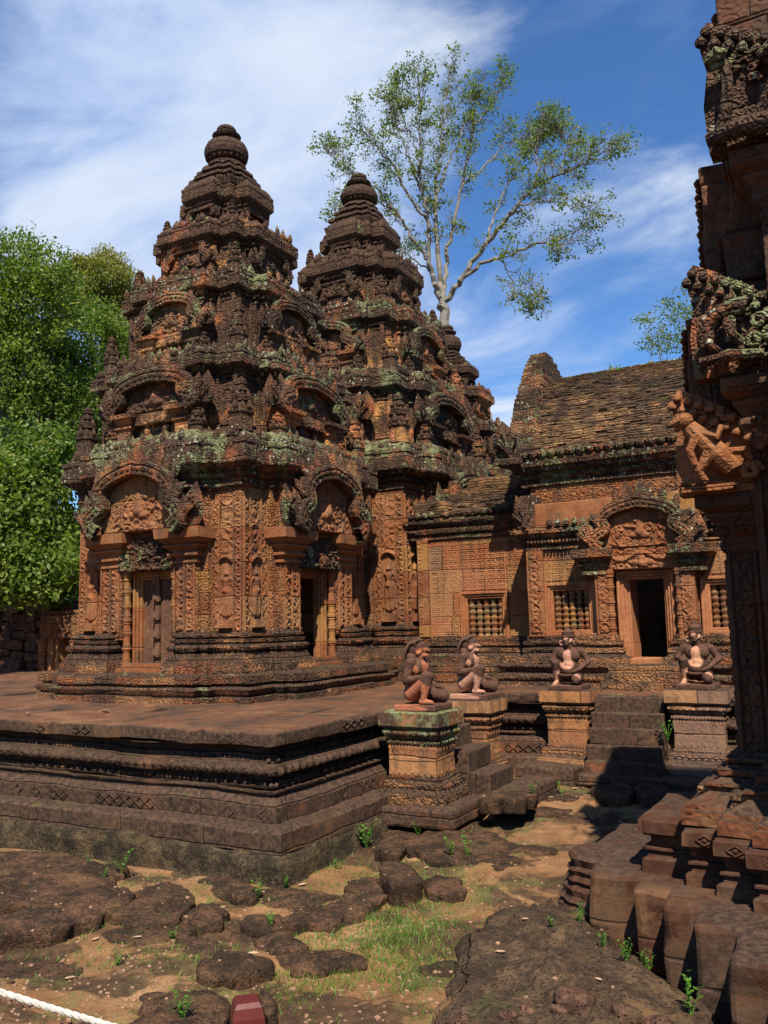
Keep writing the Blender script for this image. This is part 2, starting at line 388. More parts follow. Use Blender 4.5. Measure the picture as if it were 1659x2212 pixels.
M['diaper'] = stone('flower_tiled_wall', cols=(RED, PINK, RED, BUFF, RED, (.40, .24, .09), (.22, .16, .12)), bright=.58, dark=.30, green=.02, carve=.12, cs=16, course=.36, blk=.72)
M['lib'] = stone('library_stone', cols=(RED2, RED, (.25, .13, .085)), bright=.30, dark=.50, green=.06, carve=.35, cs=9, course=.45, blk=1.2, bump=.8)
M['libblock'] = stone('dark_block_stone', bright=.33, cols=((.15, .07, .042), (.17, .085, .05), (.12, .07, .045)), dark=.52, green=.10, top=.2, carve=0, course=3.0, blk=.7, joints=.2, bump=.8, moss=.15)
M['tile'] = stone('mossy_brick_roof', bright=.84, cols=((.13, .09, .042), (.15, .10, .045), (.28, .15, .075), (.12, .085, .04), (.33, .23, .11), (.14, .095, .045)), dark=.50, green=.02, top=.2, carve=1, kind='brick', course=.045, blk=.15, joints=1.6, bump=1.0, moss=.34)
M['laterite'] = None
def mk_laterite(name, dk=(.032, .021, .014), lt=(.135, .070, .038), sand=.35):
    m, g = newmat(name); geo = g.add('ShaderNodeNewGeometry'); pos = geo.outputs['Position']
    n1 = g.noise(pos, 5, 6, .65, .3); n2 = g.noise(pos, 32, 5, .7); v = g.add('ShaderNodeTexVoronoi', {'Vector': pos, 'Scale': 46.0}).outputs['Distance']
    c = g.mix(g.step(g.m('ADD', g.m('MULTIPLY', n1, .6), g.m('MULTIPLY', n2, .5)), .47, .72), dk, lt)
    c = g.mix(g.m('MULTIPLY', g.step(g.noise(pos, 2.1, 5, .6), .56, .70), sand*2), c, (.14, .08, .04))
    c = g.mix(g.m('MULTIPLY', g.step(g.noise(pos, 3.3, 5, .6, .4), .60, .68), .5), c, (.055, .055, .022))
    h = g.m('ADD', g.m('MULTIPLY', n2, .9), g.m('MULTIPLY', g.step(v, .05, .35), .55))
    bp = g.add('ShaderNodeBump', {'Strength': 1.0, 'Distance': .03, 'Height': h}); finish(g, c, .95, bp.outputs[0], .12); return m
M['laterite'] = mk_laterite('pitted_laterite')
M['found'] = mk_laterite('mossy_laterite', (.028, .021, .014), (.11, .078, .042), .2)
M['pave'] = mk_laterite('lichened_pavement', (.042, .028, .019), (.13, .08, .045), .8)
M['redstone'] = mk_laterite('red_rubble', (.06, .032, .022), (.22, .115, .07), .1)
def mk_ground():
    m, g = newmat('sandy_ground'); pos = g.add('ShaderNodeNewGeometry').outputs['Position']
    n1 = g.noise(pos, 1.3, 7, .62, .5); n2 = g.noise(pos, 9, 6, .65); n3 = g.noise(pos, 60, 4, .7)
    c = g.ramp(n1, [(.30, (.13, .07, .034)), (.48, (.225, .115, .052)), (.66, (.31, .175, .088))])
    c = g.mix(1.0, c, g.ramp(n2, [(.3, .66), (.7, 1.15)]), 'MULTIPLY')
    c = g.mix(g.m('MULTIPLY', g.step(g.noise(pos, 1.7, 7, .64, .5), .47, .54), .85), c, g.mix(g.step(n2, .4, .65), (.03, .02, .014), (.08, .047, .028)))
    c = g.mix(g.m('MULTIPLY', g.step(g.m('ADD', g.m('MULTIPLY', g.noise(pos, 1.9, 6, .65, .4), .7), g.m('MULTIPLY', n3, .3)), .50, .60), .65), c, (.11, .12, .035))
    v = g.add('ShaderNodeTexVoronoi', {'Vector': pos, 'Scale': 55.0}); pb = g.step(v.outputs['Distance'], .28, .14)
    c = g.mix(g.m('MULTIPLY', pb, .5), c, (.30, .19, .12))
    h = g.m('ADD', g.m('ADD', g.m('MULTIPLY', n2, .7), g.m('MULTIPLY', n3, .5)), g.m('MULTIPLY', pb, .35))
    bp = g.add('ShaderNodeBump', {'Strength': 1.0, 'Distance': .025, 'Height': h}); finish(g, c, .95, bp.outputs[0], .1); return m
M['ground'] = mk_ground()
def plain(name, col, rough=.8, var=.25, sc=20, bump=.3, spec=.3):
    m, g = newmat(name); pos = g.add('ShaderNodeNewGeometry').outputs['Position']
    n = g.noise(pos, sc, 5, .6); c = g.mix(1.0, col, g.ramp(n, [(.25, 1-var), (.75, 1+var)]), 'MULTIPLY')
    bp = g.add('ShaderNodeBump', {'Strength': bump, 'Distance': .01, 'Height': n}); finish(g, c, rough, bp.outputs[0], spec); return m
M['dark'] = plain('indoor_shade_black', (.02, .015, .012), .95, .2)  # near-black colour that stands in for indoor shade
M['post'] = plain('maroon_painted_post', (.085, .014, .010), .5, .18, 9, .25)
M['rope'] = plain('white_rope', (.50, .47, .41), .8, .12, 60, .5)
M['bark_pale'] = plain('pale_bark', (.16, .145, .125), .9, .35, 2.5, .4)
M['bark'] = plain('brown_bark', (.11, .09, .07), .9, .3, 3, .5)
def leafmat(name, a, b, cc, sc=1.2):
    m, g = newmat(name); geo = g.add('ShaderNodeNewGeometry'); pos = geo.outputs['Position']
    rnd = g.add('ShaderNodeTexWhiteNoise', {'W': geo.outputs['Random Per Island']}, noise_dimensions='1D').outputs[0]
    c = g.mix(g.step(g.noise(pos, sc, 3), .38, .62), a, b); c = g.mix(g.step(rnd, .55, 1.0), c, cc)
    d = g.add('ShaderNodeBsdfPrincipled', {'Base Color': c, 'Roughness': .55, 'Specular IOR Level': .3})
    t = g.add('ShaderNodeBsdfTranslucent', {'Color': g.mix(1.0, c, (1.5, 1.9, .7), 'MULTIPLY')})
    mx = g.add('ShaderNodeMixShader', {0: .38}); g.l.new(d.outputs[0], mx.inputs[1]); g.l.new(t.outputs[0], mx.inputs[2])
    o = g.add('ShaderNodeOutputMaterial'); g.l.new(mx.outputs[0], o.inputs[0]); return m
M['leaf_big'] = leafmat('sparse_crown_leaf', (.08, .135, .02), (.12, .16, .03), (.17, .18, .06), .5)
M['leaf'] = leafmat('broadleaf', (.05, .10, .014), (.12, .17, .026), (.20, .22, .05), .35)
M['leaf_dark'] = leafmat('dark_broadleaf', (.05, .11, .018), (.10, .18, .026), (.20, .24, .07), .5)
M['leaf_olive'] = leafmat('olive_leaf', (.12, .145, .03), (.19, .18, .05), (.25, .19, .06), .4)
M['weed'] = leafmat('weed_leaf', (.06, .16, .015), (.09, .21, .025), (.12, .24, .04), 5)
M['grass'] = leafmat('grass_blade', (.07, .16, .018), (.12, .21, .03), (.20, .23, .06), 2.5)
M['dryleaf'] = plain('dry_leaf', (.32, .21, .13), .8, .25, 30)
def mk_statue(name, bodycol, expose):
    """kneeling guardian: grey-brown weathered skin of the stone with fresh pink stone worn bare (object-space patches)"""
    m, g = newmat(name); tc = g.add('ShaderNodeTexCoord').outputs['Object']; pos = tc
    n1 = g.noise(pos, 14, 5, .6); n2 = g.noise(pos, 60, 4, .6)
    dk = g.mix(g.step(n1, .4, .6), (.055, .025, .016), (.092, .044, .028))
    k = 0.0; wob = g.m('MULTIPLY', g.m('SUBTRACT', n1, .5), .07)
    for (c, r) in expose:
        d = g.vm('LENGTH', g.vm('DIVIDE', g.vm('SUBTRACT', pos, c), r))
        k = g.m('MAXIMUM', k, g.step(g.m('ADD', d, g.m('MULTIPLY', wob, 4.0)), 1.08, .92)) if not isinstance(k, float) else g.step(g.m('ADD', d, g.m('MULTIPLY', wob, 4.0)), 1.08, .92)
    c = g.mix(g.m('MULTIPLY', k, g.m('ADD', .75, g.m('MULTIPLY', g.step(g.noise(pos, 34, 5, .65), .38, .55), .25))), dk, g.mix(g.m('MULTIPLY', n2, .6), bodycol, tuple(np.array(bodycol)*.5)))
    h = g.m('ADD', n1, g.m('MULTIPLY', n2, .6))
    bp = g.add('ShaderNodeBump', {'Strength': .9, 'Distance': .010, 'Height': h}); finish(g, c, .88, bp.outputs[0], .25); return m
# ------------------------------------------------------------ carved ornament (all real relief)
def leafs(mb, f, L, nu=6, nv=6):
    """pointed leaves / flames; each (x, y, z, angle, length, half width, half depth)"""
    if not len(L): return
    L = np.array(L, float); k = len(L)
    v = np.linspace(0, 1, nv+1); rad = np.sin(math.pi*np.clip(v*.86+.14, 0, 1)**.8); rad[-1] = 0.02
    th = np.linspace(0, 2*math.pi, nu, endpoint=False)
    lx = (np.cos(th)[:, None]*rad)[None]*L[:, 5, None, None]; lz = (np.sin(th)[:, None]*rad)[None]*L[:, 6, None, None]
    ly = np.broadcast_to(v[None, None, :], lx.shape)*L[:, 4, None, None]
    lx = lx+0.18*L[:, 4, None, None]*np.sign(np.sin(L[:, 3]))[:, None, None]*(ly/L[:, 4, None, None])**2*0.6
    ca, sa = np.cos(L[:, 3])[:, None, None], np.sin(L[:, 3])[:, None, None]
    X = L[:, 0, None, None]+lx*ca+ly*sa; Y = L[:, 1, None, None]-lx*sa+ly*ca; Z = L[:, 2, None, None]+lz
    P = np.stack([X, Y, Z], -1).reshape(-1, 3); K = nv+1
    i = np.arange(nu)[:, None]; j = np.arange(nv)[None, :]; i2 = (i+1) % nu
    F = np.stack([i*K+j, i2*K+j, i2*K+j+1, i*K+j+1], -1).reshape(-1, 4)
    F = (F[None]+(np.arange(k)*nu*K)[:, None, None]).reshape(-1, 4)
    mb.add(f(P), F)
def beads(mb, f, poly, off, y, sp, rad, closed=True, skip=0.0, seed=0, sides=None, nu=7, nv=4):
    """a row of beads or lotus buds along a plan outline, (poly offset by off) at height y"""
    A = np.array(poly, float); N = len(A); E = np.roll(A, -1, 0)-A; L = np.linalg.norm(E, axis=1); T = E/L[:, None]
    Nn = np.stack([T[:, 1], -T[:, 0]], 1)
    area = .5*np.sum(A[:, 0]*np.roll(A[:, 1], -1)-np.roll(A[:, 0], -1)*A[:, 1])
    if area < 0: Nn = -Nn
    r_ = np.random.default_rng(seed); C = []
    for i in range(N if closed else N-1):
        if sides is not None and not sides(A[i], A[(i+1) % N], Nn[i]): continue
        a0 = A[i]+Nn[i]*off; l = L[i]
        e0 = off if (not closed and i == 0) or True else 0
        k = int(round(l/sp))
        if k < 1: k = 1
        for q in range(k):
            if r_.random() < skip: continue
            p = a0+T[i]*(q+.5)*l/k; C.append((p[0], y+r_.normal(0, .0015), p[1]))
    if C:
        C = np.array(C); rr = np.array(rad)[None]*r_.uniform(.88, 1.1, (len(C), 1)); mb.ell(f, C, rr, nu, nv)
vis = lambda a, b, n: (n[1] > .5) or (n[0] > .5)      # the sides that look to -Y and +X in frame 0
def smax(a, b, k=.01): h = np.clip(.5+.5*(a-b)/k, 0, 1); return b*(1-h)+a*h+k*h*(1-h)
def cap_h(X, Y, p, q, r0, r1, flat=1.0):
    d = np.array(q)-np.array(p); t = np.clip(((X-p[0])*d[0]+(Y-p[1])*d[1])/(d@d+1e-9), 0, 1)
    rr = r0+(r1-r0)*t; D2 = (X-p[0]-t*d[0])**2+(Y-p[1]-t*d[1])**2
    return np.sqrt(np.clip(rr**2-D2, 0, None))*flat
def scroll_h(cell=.12, amp=.022, seed=0, turns=5.2):
    def fn(X, Y):
        x = X/cell; y = Y/cell; i = np.floor(x); j = np.floor(y); px = x-i-.5; py = y-j-.5
        r = np.hypot(px, py)*2; th = np.arctan2(py, px); sg = np.where((i+j) % 2 > .5, 1., -1.)
        s = .5+.5*np.cos(sg*th+turns*r); ring = np.exp(-((r-.93)/.10)**2)
        lf = .5+.5*np.cos(7*th-sg*9*r)
        P = np.stack([X.ravel(), Y.ravel(), X.ravel()*0+seed], 1); n = (vn(P, 30, seed)*.5+vn(P, 70, seed)*.35).reshape(X.shape)
        h = np.where(r < .95, s*(1-.35*r), .55*lf)+.5*ring
        return amp*(h*.8+n*.35)
    return fn
def tile_h(c=.156, amp=.016, seed=0):
    def fn(X, Y):
        pa = X/c-np.floor(X/c)-.5; pb = Y/c-np.floor(Y/c)-.5; r = np.hypot(pa, pb); th = np.arctan2(pa, pb); m_ = np.maximum(abs(pa), abs(pb))
        pet = np.clip((.40*np.abs(np.cos(2*th))**.6-r)*9, 0, 1)*(.55+.45*np.cos(r*30)); q = np.clip((.12-r)*14, 0, 1); fr = np.exp(-((m_-.40)/.035)**2); dia = np.exp(-((abs(pa)+abs(pb)-.52)/.04)**2)*(m_ < .38)
        P = np.stack([X.ravel(), Y.ravel(), X.ravel()*0+seed], 1); n = vn(P, 55, seed).reshape(X.shape)
        wear = np.clip(.65+.5*vn(P, 2.4, seed+4).reshape(X.shape), .15, 1)
        return amp*wear*(np.maximum.reduce([pet, q*1.2, fr*.9, dia*.6])*(m_ < .47)+.15*n)
    return fn
def crowd_h(amp=.035, seed=0, sc=11, w=1, h=1):
    """dense high relief of figures and foliage: overlapping rounded lumps over scrolls"""
    r_ = np.random.default_rng(seed+100)
    def fn(X, Y):
        x0, x1, y0, y1 = X.min(), X.max(), Y.min(), Y.max(); H = scroll_h(.085, amp*.45, seed)(X, Y)
        nf = int((x1-x0)*(y1-y0)*sc*sc*1.1)
        for _ in range(nf):
            cx, cy = r_.uniform(x0, x1), r_.uniform(y0, y1); a = r_.uniform(0, 3.14); l = r_.uniform(.01, .05); r0 = r_.uniform(.012, .026)
            dx, dy = math.cos(a)*l, math.sin(a)*l
            sel = (np.abs(X[:, 0]-cx) < l+r0+.01); sy = (np.abs(Y[0]-cy) < l+r0+.01)
            ix = np.ix_(sel, sy)
            if not sel.any() or not sy.any(): continue
            q = cap_h(X[ix], Y[ix], (cx-dx, cy-dy), (cx+dx, cy+dy), r0, r0*.6, 1.0)*amp/.028
            H[ix] = np.maximum(H[ix], q+np.where(q > 0, amp*.12, 0))
        return H
    return fn
def medal_h(amp=.04, seed=0):
    """lintel: a thick garland looping over scrolls with a central motif"""
    base = scroll_h(.105, amp*.55, seed)
    def fn(X, Y):
        x0, x1, y0, y1 = X.min(), X.max(), Y.min(), Y.max(); w = x1-x0; h = y1-y0; xc = (x0+x1)/2
        H = base(X-x0, Y-y0)
        yy = y0+h*(.60+.16*np.cos((X-xc)/w*4*math.pi)); g_ = np.sqrt(np.clip((h*.12)**2-(Y-yy)**2, 0, None))
        H = np.maximum(H, g_*.9*(amp/.04))
        H = np.maximum(H, cap_h(X, Y, (xc, y0+.25*h), (xc, y0+.85*h), h*.2, h*.1))
        H = np.maximum(H, cap_h(X, Y, (xc-.12*w, y0+.3*h), (xc+.12*w, y0+.3*h), h*.12, h*.12))
        for k in range(7): H = np.maximum(H, cap_h(X, Y, (x0+w*(k+.5)/7, y0+.04*h), (x0+w*(k+.5)/7, y0+.22*h), h*.10, h*.04))
        P = np.stack([X.ravel(), Y.ravel(), X.ravel()*0+seed], 1)
        return H+(vn(P, 45, seed)*amp*.18).reshape(X.shape)
    return fn
def devata_h(xc, y0, H, amp=1.0):
    """standing figure in a niche: tall headdress, arm raised to the breast, long skirt, on a lotus foot"""
    S = H/1.0
    def fn(X, Y):
        x = (X-xc)/S; y = (Y-y0)/S; h = X*0
        def c(p, q, a, b, fl=1.0):
            nonlocal h; h = smax(h, cap_h(x, y, p, q, a, b, fl), .012)
        c((0, .84), (0, .955), .040, .014); c((0, .775), (0, .80), .052, .046)       # headdress, head
        c((0, .72), (0, .76), .022, .022)
        c((-.075, .685), (.075, .685), .036, .036); c((0, .66), (0, .56), .070, .052); c((0, .53), (0, .50), .062, .076)
        c((-.105, .675), (-.125, .56), .026, .022); c((-.125, .56), (-.13, .43), .021, .017); c((-.13, .42), (-.135, .39), .019, .012)
        c((.105, .675), (.125, .575), .026, .022); c((.125, .575), (.045, .625), .020, .018); c((.045, .63), (.04, .68), .016, .010)
        c((-.035, .47), (-.045, .12), .060, .044); c((.035, .47), (.045, .12), .060, .044); c((0, .5), (0, .10), .052, .040)
        c((-.10, .47), (-.115, .14), .015, .030); c((.10, .47), (.115, .14), .015, .030); c((-.06, .48), (.06, .48), .022, .022)
        c((-.05, .055), (-.085, .045), .022, .018); c((.05, .055), (.085, .045), .022, .018)
        h = h*.9
        arch = np.exp(-((np.hypot(x/.20, np.where(y > .78, (y-.78)/.26, 0))-1)/.13)**2)*.05
        h = np.maximum(h, np.where(y > .02, arch, 0)); h = np.maximum(h, np.where((y < .03) & (np.abs(x) < .22), .05, 0))
        h = np.maximum(h, cap_h(x, y, (-.17, -.02), (.17, -.02), .035, .035))
        return h*S*amp+(np.abs(x) < .19)*(y > .03)*(-.022)
    return fn

def naga(mb, f, xc, y0, s, z, side=1, n=5, back=None):
    """many-headed serpent rearing as a fan at the end of an arch"""
    for k in range(n):
        a = (-.38+1.25*k/(n-1))*side; l = s*(.95-.32*abs(k-(n-1)*.45)/(n-1)*1.3)
        t = np.linspace(0, 1, 7)
        x = xc+np.sin(a*t**.8)*l*t*.9+side*.05*s*t; y = y0+l*t*(1-.12*abs(a)*t); zz = z+.10*s*np.sin(t*2.6)
        P = np.stack([x, y, zz], 1); r = s*np.array([.10, .085, .068, .058, .058, .070, .045])
        mb.tube(P, r, 6, f)
        mb.ell(f, [(x[-1]+side*.03*s, y[-1]-.01*s, zz[-1]+.03*s)], (.085*s, .055*s, .07*s), 6, 4)
        leafs(mb, f, [(x[-1], y[-1]+.02*s, zz[-1]-.01, a*.8, .20*s, .045*s, .03*s)], 5, 4)
    t = np.linspace(0, math.pi*2, 12, endpoint=False)
def pediment(tymp, arch, f, xc, y0, w, h, z, dep=.16, seed=0, res=.018, nleaf=15, nagas=True, ns=.34, tz=None, quiet=False):
    """polylobed arch (a naga's body) round a carved tympanum, flames along the top, naga fans at both ends"""
    wi = .62*w
    C = np.array([(-1.02, .0), (-1.20, .08), (-1.24, .20), (-1.12, .31), (-.92, .37), (-.90, .47), (-.98, .58), (-.94, .72), (-.74, .84), (-.40, .93), (-.18, .955), (0, .99)])
    C[:, 1] *= np.where(C[:, 1] > .5, .97, 1.0)
    C = np.vstack([C, (C*[-1, 1])[::-1][1:]]); C[:, 0] = C[:, 0]*wi+xc; C[:, 1] = C[:, 1]*h*.90+y0
    # resample smoothly
    tt = np.linspace(0, len(C)-1, 61); Cx = np.interp(tt, range(len(C)), C[:, 0]); Cy = np.interp(tt, range(len(C)), C[:, 1])
    for _ in range(2): Cx[1:-1] = (Cx[:-2]+2*Cx[1:-1]+Cx[2:])/4; Cy[1:-1] = (Cy[:-2]+2*Cy[1:-1]+Cy[2:])/4
    T = np.stack([np.gradient(Cx), np.gradient(Cy)], 1); T /= np.linalg.norm(T, axis=1)[:, None]; Nn = np.stack([-T[:, 1], T[:, 0]], 1)
    bw = .100*w
    cs = np.array([(-.95, -.9), (-.95, .0), (-.80, .28), (-.55, .30), (-.45, .18), (0.0, .34), (.45, .18), (.55, .34), (.90, .30), (1.1, .0), (1.1, -1.0)])
    P = np.stack([Cx[:, None]+Nn[:, 0:1]*cs[None, :, 0]*bw, Cy[:, None]+Nn[:, 1:2]*cs[None, :, 0]*bw, np.broadcast_to(z+dep+cs[None, :, 1]*dep*.55, (61, len(cs)))], -1).reshape(-1, 3)
    P = f(P); P = P+vnoise3(P, 20, seed)*.004
    arch.grid(P, 61, len(cs))
    # scroll bosses along the arch body
    k = np.arange(3, 58, 2); arch.ell(f, np.stack([Cx[k], Cy[k], np.full(len(k), z+dep*1.13)], 1), (bw*.34, bw*.34, bw*.3), 6, 4)
    # flames
    L = []; r_ = np.random.default_rng(seed)
    cum = np.r_[0, np.cumsum(np.hypot(np.diff(Cx), np.diff(Cy)))]; s0, s1 = cum[-1]*.10, cum[-1]*.90
    for q in range(nleaf):
        s_ = s0+(s1-s0)*q/(nleaf-1); i = np.searchsorted(cum, s_); i = min(max(i, 0), 60)
        if r_.random() < .10: continue
        ang = math.atan2(Nn[i, 0], Nn[i, 1])*.62
        big = 1.0+.45*math.exp(-((q-(nleaf-1)/2)/2.2)**2)
        L.append((Cx[i]+Nn[i, 0]*bw*.8, Cy[i]+Nn[i, 1]*bw*.8, z+dep*.72, ang*.7, .23*w*big*r_.uniform(.85, 1.1), .072*w*big, .045*w))
    leafs(arch, f, L, 7, 6); leafs(arch, f, [(a+.03*w*math.sin(q), b-.06*w, c+.035*w, d*1.3, e*.75, g_*.8, hh) for q, (a, b, c, d, e, g_, hh) in enumerate(L)], 6, 5)
    L2 = [(a, b, c+.02*w, d, e*.6, g_*.55, hh*.7) for a, b, c, d, e, g_, hh in L]; leafs(arch, f, L2, 5, 4)
    if nagas:
        for s_ in (-1, 1):
            xe = xc+s_*wi*1.34
            bk = [(xe+s_*.02*w, y0, z+dep*.35, s_*.10, ns*w*1.55, .20*w, .05*w)]
            leafs(arch, f, bk, 10, 8); naga(arch, f, xe, y0+.02*w, ns*w, z+dep*.75, s_, 5 if not quiet else 3)
    # carved field
    def mask(X, Y):
        hw = np.interp((Y-y0)/h, [0, .1, .25, .36, .45, .6, .7, .8, .88, .95], np.array([1.0, 1.1, 1.12, .98, .90, .90, .82, .62, .2, 0])*wi)
        return np.abs(X-xc) <= hw
    fg = crowd_h(.034 if not quiet else .03, seed, 12)
    def fn(X, Y):
        H = fg(X, Y); e = ((X-xc)/(wi*.75))**2+((Y-y0-.0*h)/(h*.78))**2
        H = H*np.clip(1.9-1.15*e, .12, 1.15)
        H = np.maximum(H, cap_h(X, Y, (xc, y0+.28*h), (xc, y0+.5*h), .085*w, .04*w)*.9)
        H = np.maximum(H, cap_h(X, Y, (xc-.12*w, y0+.22*h), (xc+.12*w, y0+.22*h), .05*w, .05*w)*.9)
        return H+.006
    zt = z+dep*.28 if tz is None else tz
    tymp.relief(f, xc-wi*1.14, xc+wi*1.14, y0, y0+h*.9, zt, fn, res, mask=mask)
    tymp.box(f, xc-wi*1.0, xc+wi*1.0, y0, y0+h*.60, z-.10, zt-.012); tymp.box(f, xc-wi*.66, xc+wi*.66, y0+h*.60, y0+h*.84, z-.10, zt-.014)
def colonette(mb, f, x, y0, y1, z, r=.06, n=12, seed=0):
    H = y1-y0; pr = [(r*1.35, 0), (r*1.35, .05*H), (r*1.15, .055*H), (r*1.2, .085*H), (r*.95, .09*H)]
    for c in (.20, .36, .50, .64, .80):
        b = .030 if c != .5 else .042
        pr += [(r*.88, (c-b*1.3)*H), (r*1.05, (c-b)*H), (r*.95, (c-b*.6)*H), (r*1.22, (c-b*.35)*H), (r*1.25, (c+b*.35)*H), (r*.95, (c+b*.6)*H), (r*1.05, (c+b)*H), (r*.88, (c+b*1.3)*H)]
    pr += [(r*.95, .91*H), (r*1.2, .915*H), (r*1.15, .945*H), (r*1.35, .95*H), (r*1.35, H)]
    mb.lathe(f, [(a, y0+b) for a, b in pr], (x, z), n, .003, seed)
def mini_tower(mb, f, x, z, y0, H, r, seed=0):
    """a shrine in miniature standing on a cornice corner"""
    p = [(1, .45), (.8, .8), (.45, 1)]; q = [(a*r, b*r) for a, b in p]
    poly = [(x+a, z+b) for a, b in q]+[(x-a, z+b) for a, b in q[::-1]]+[(x-a, z-b) for a, b in q]+[(x+a, z-b) for a, b in q[::-1]]
    pr = [(0, .12), (.04, .12), (.05, .02), (.30, 0), (.33, .16), (.37, .2), (.39, -.1), (.40, -.16), (.52, -.18), (.55, .0), (.58, .02), (.59, -.28), (.70, -.32), (.73, -.16), (.75, -.16), (.76, -.46), (.84, -.50), (.86, -.38), (.88, -.60), (.93, -.55), (.96, -.72), (1.0, -.93)]
    mb.loft(f, poly, [(y0+a*H, b*r) for a, b in pr], seg=.2, n=.006, seed=seed)
    if r > .07:
        for hh, rr in ((.40, .95), (.59, .75)):
            L = []
            for dx, dz in ((0, 1), (1, 0), (0, -1), (-1, 0)):
                L.append((x+dx*r*rr, y0+hh*H, z+dz*r*rr, 0, .17*H, r*.36, r*.30))
            for dx in (-1, 1):
                for dz in (-1, 1): L.append((x+dx*r*rr*.72, y0+hh*H, z+dz*r*rr*.72, 0, .15*H, r*.2, r*.2))
            leafs(mb, f, L, 5, 4)
# ------------------------------------------------------------ shrine towers
P0 = .87                                   # top of the terrace
def cross(h, k=1.0, a1=.83, a2=.93, s=.17, notch=None, nw=.45):
    """plan of a redented square; notch: {angle: depth} door bays cut into the porches"""
    q = h/1.40; a1 *= q; a2 *= q; s = s*k
    out = []
    for ang in (0, 90, 180, 270):
        d = (notch or {}).get(ang); side = [(-h, h), (-a2, h), (-a2, h+s*.5), (-a1, h+s*.5), (-a1, h+s)]
        if d: side += [(-nw*q, h+s), (-nw*q, h-d), (nw*q, h-d), (nw*q, h+s)]
        side += [(a1, h+s), (a1, h+s*.5), (a2, h+s*.5), (a2, h)]
        c, s_ = round(math.cos(R(ang))), round(math.sin(R(ang)))
        # face frame ang: right=(c,s), out=(s,-c) in xy; in loft plan coordinates (right0=x, out0=-y)
        for a, o in side: x = a*c+o*s_; y = a*s_-o*c; out.append((x, -y))
    return out
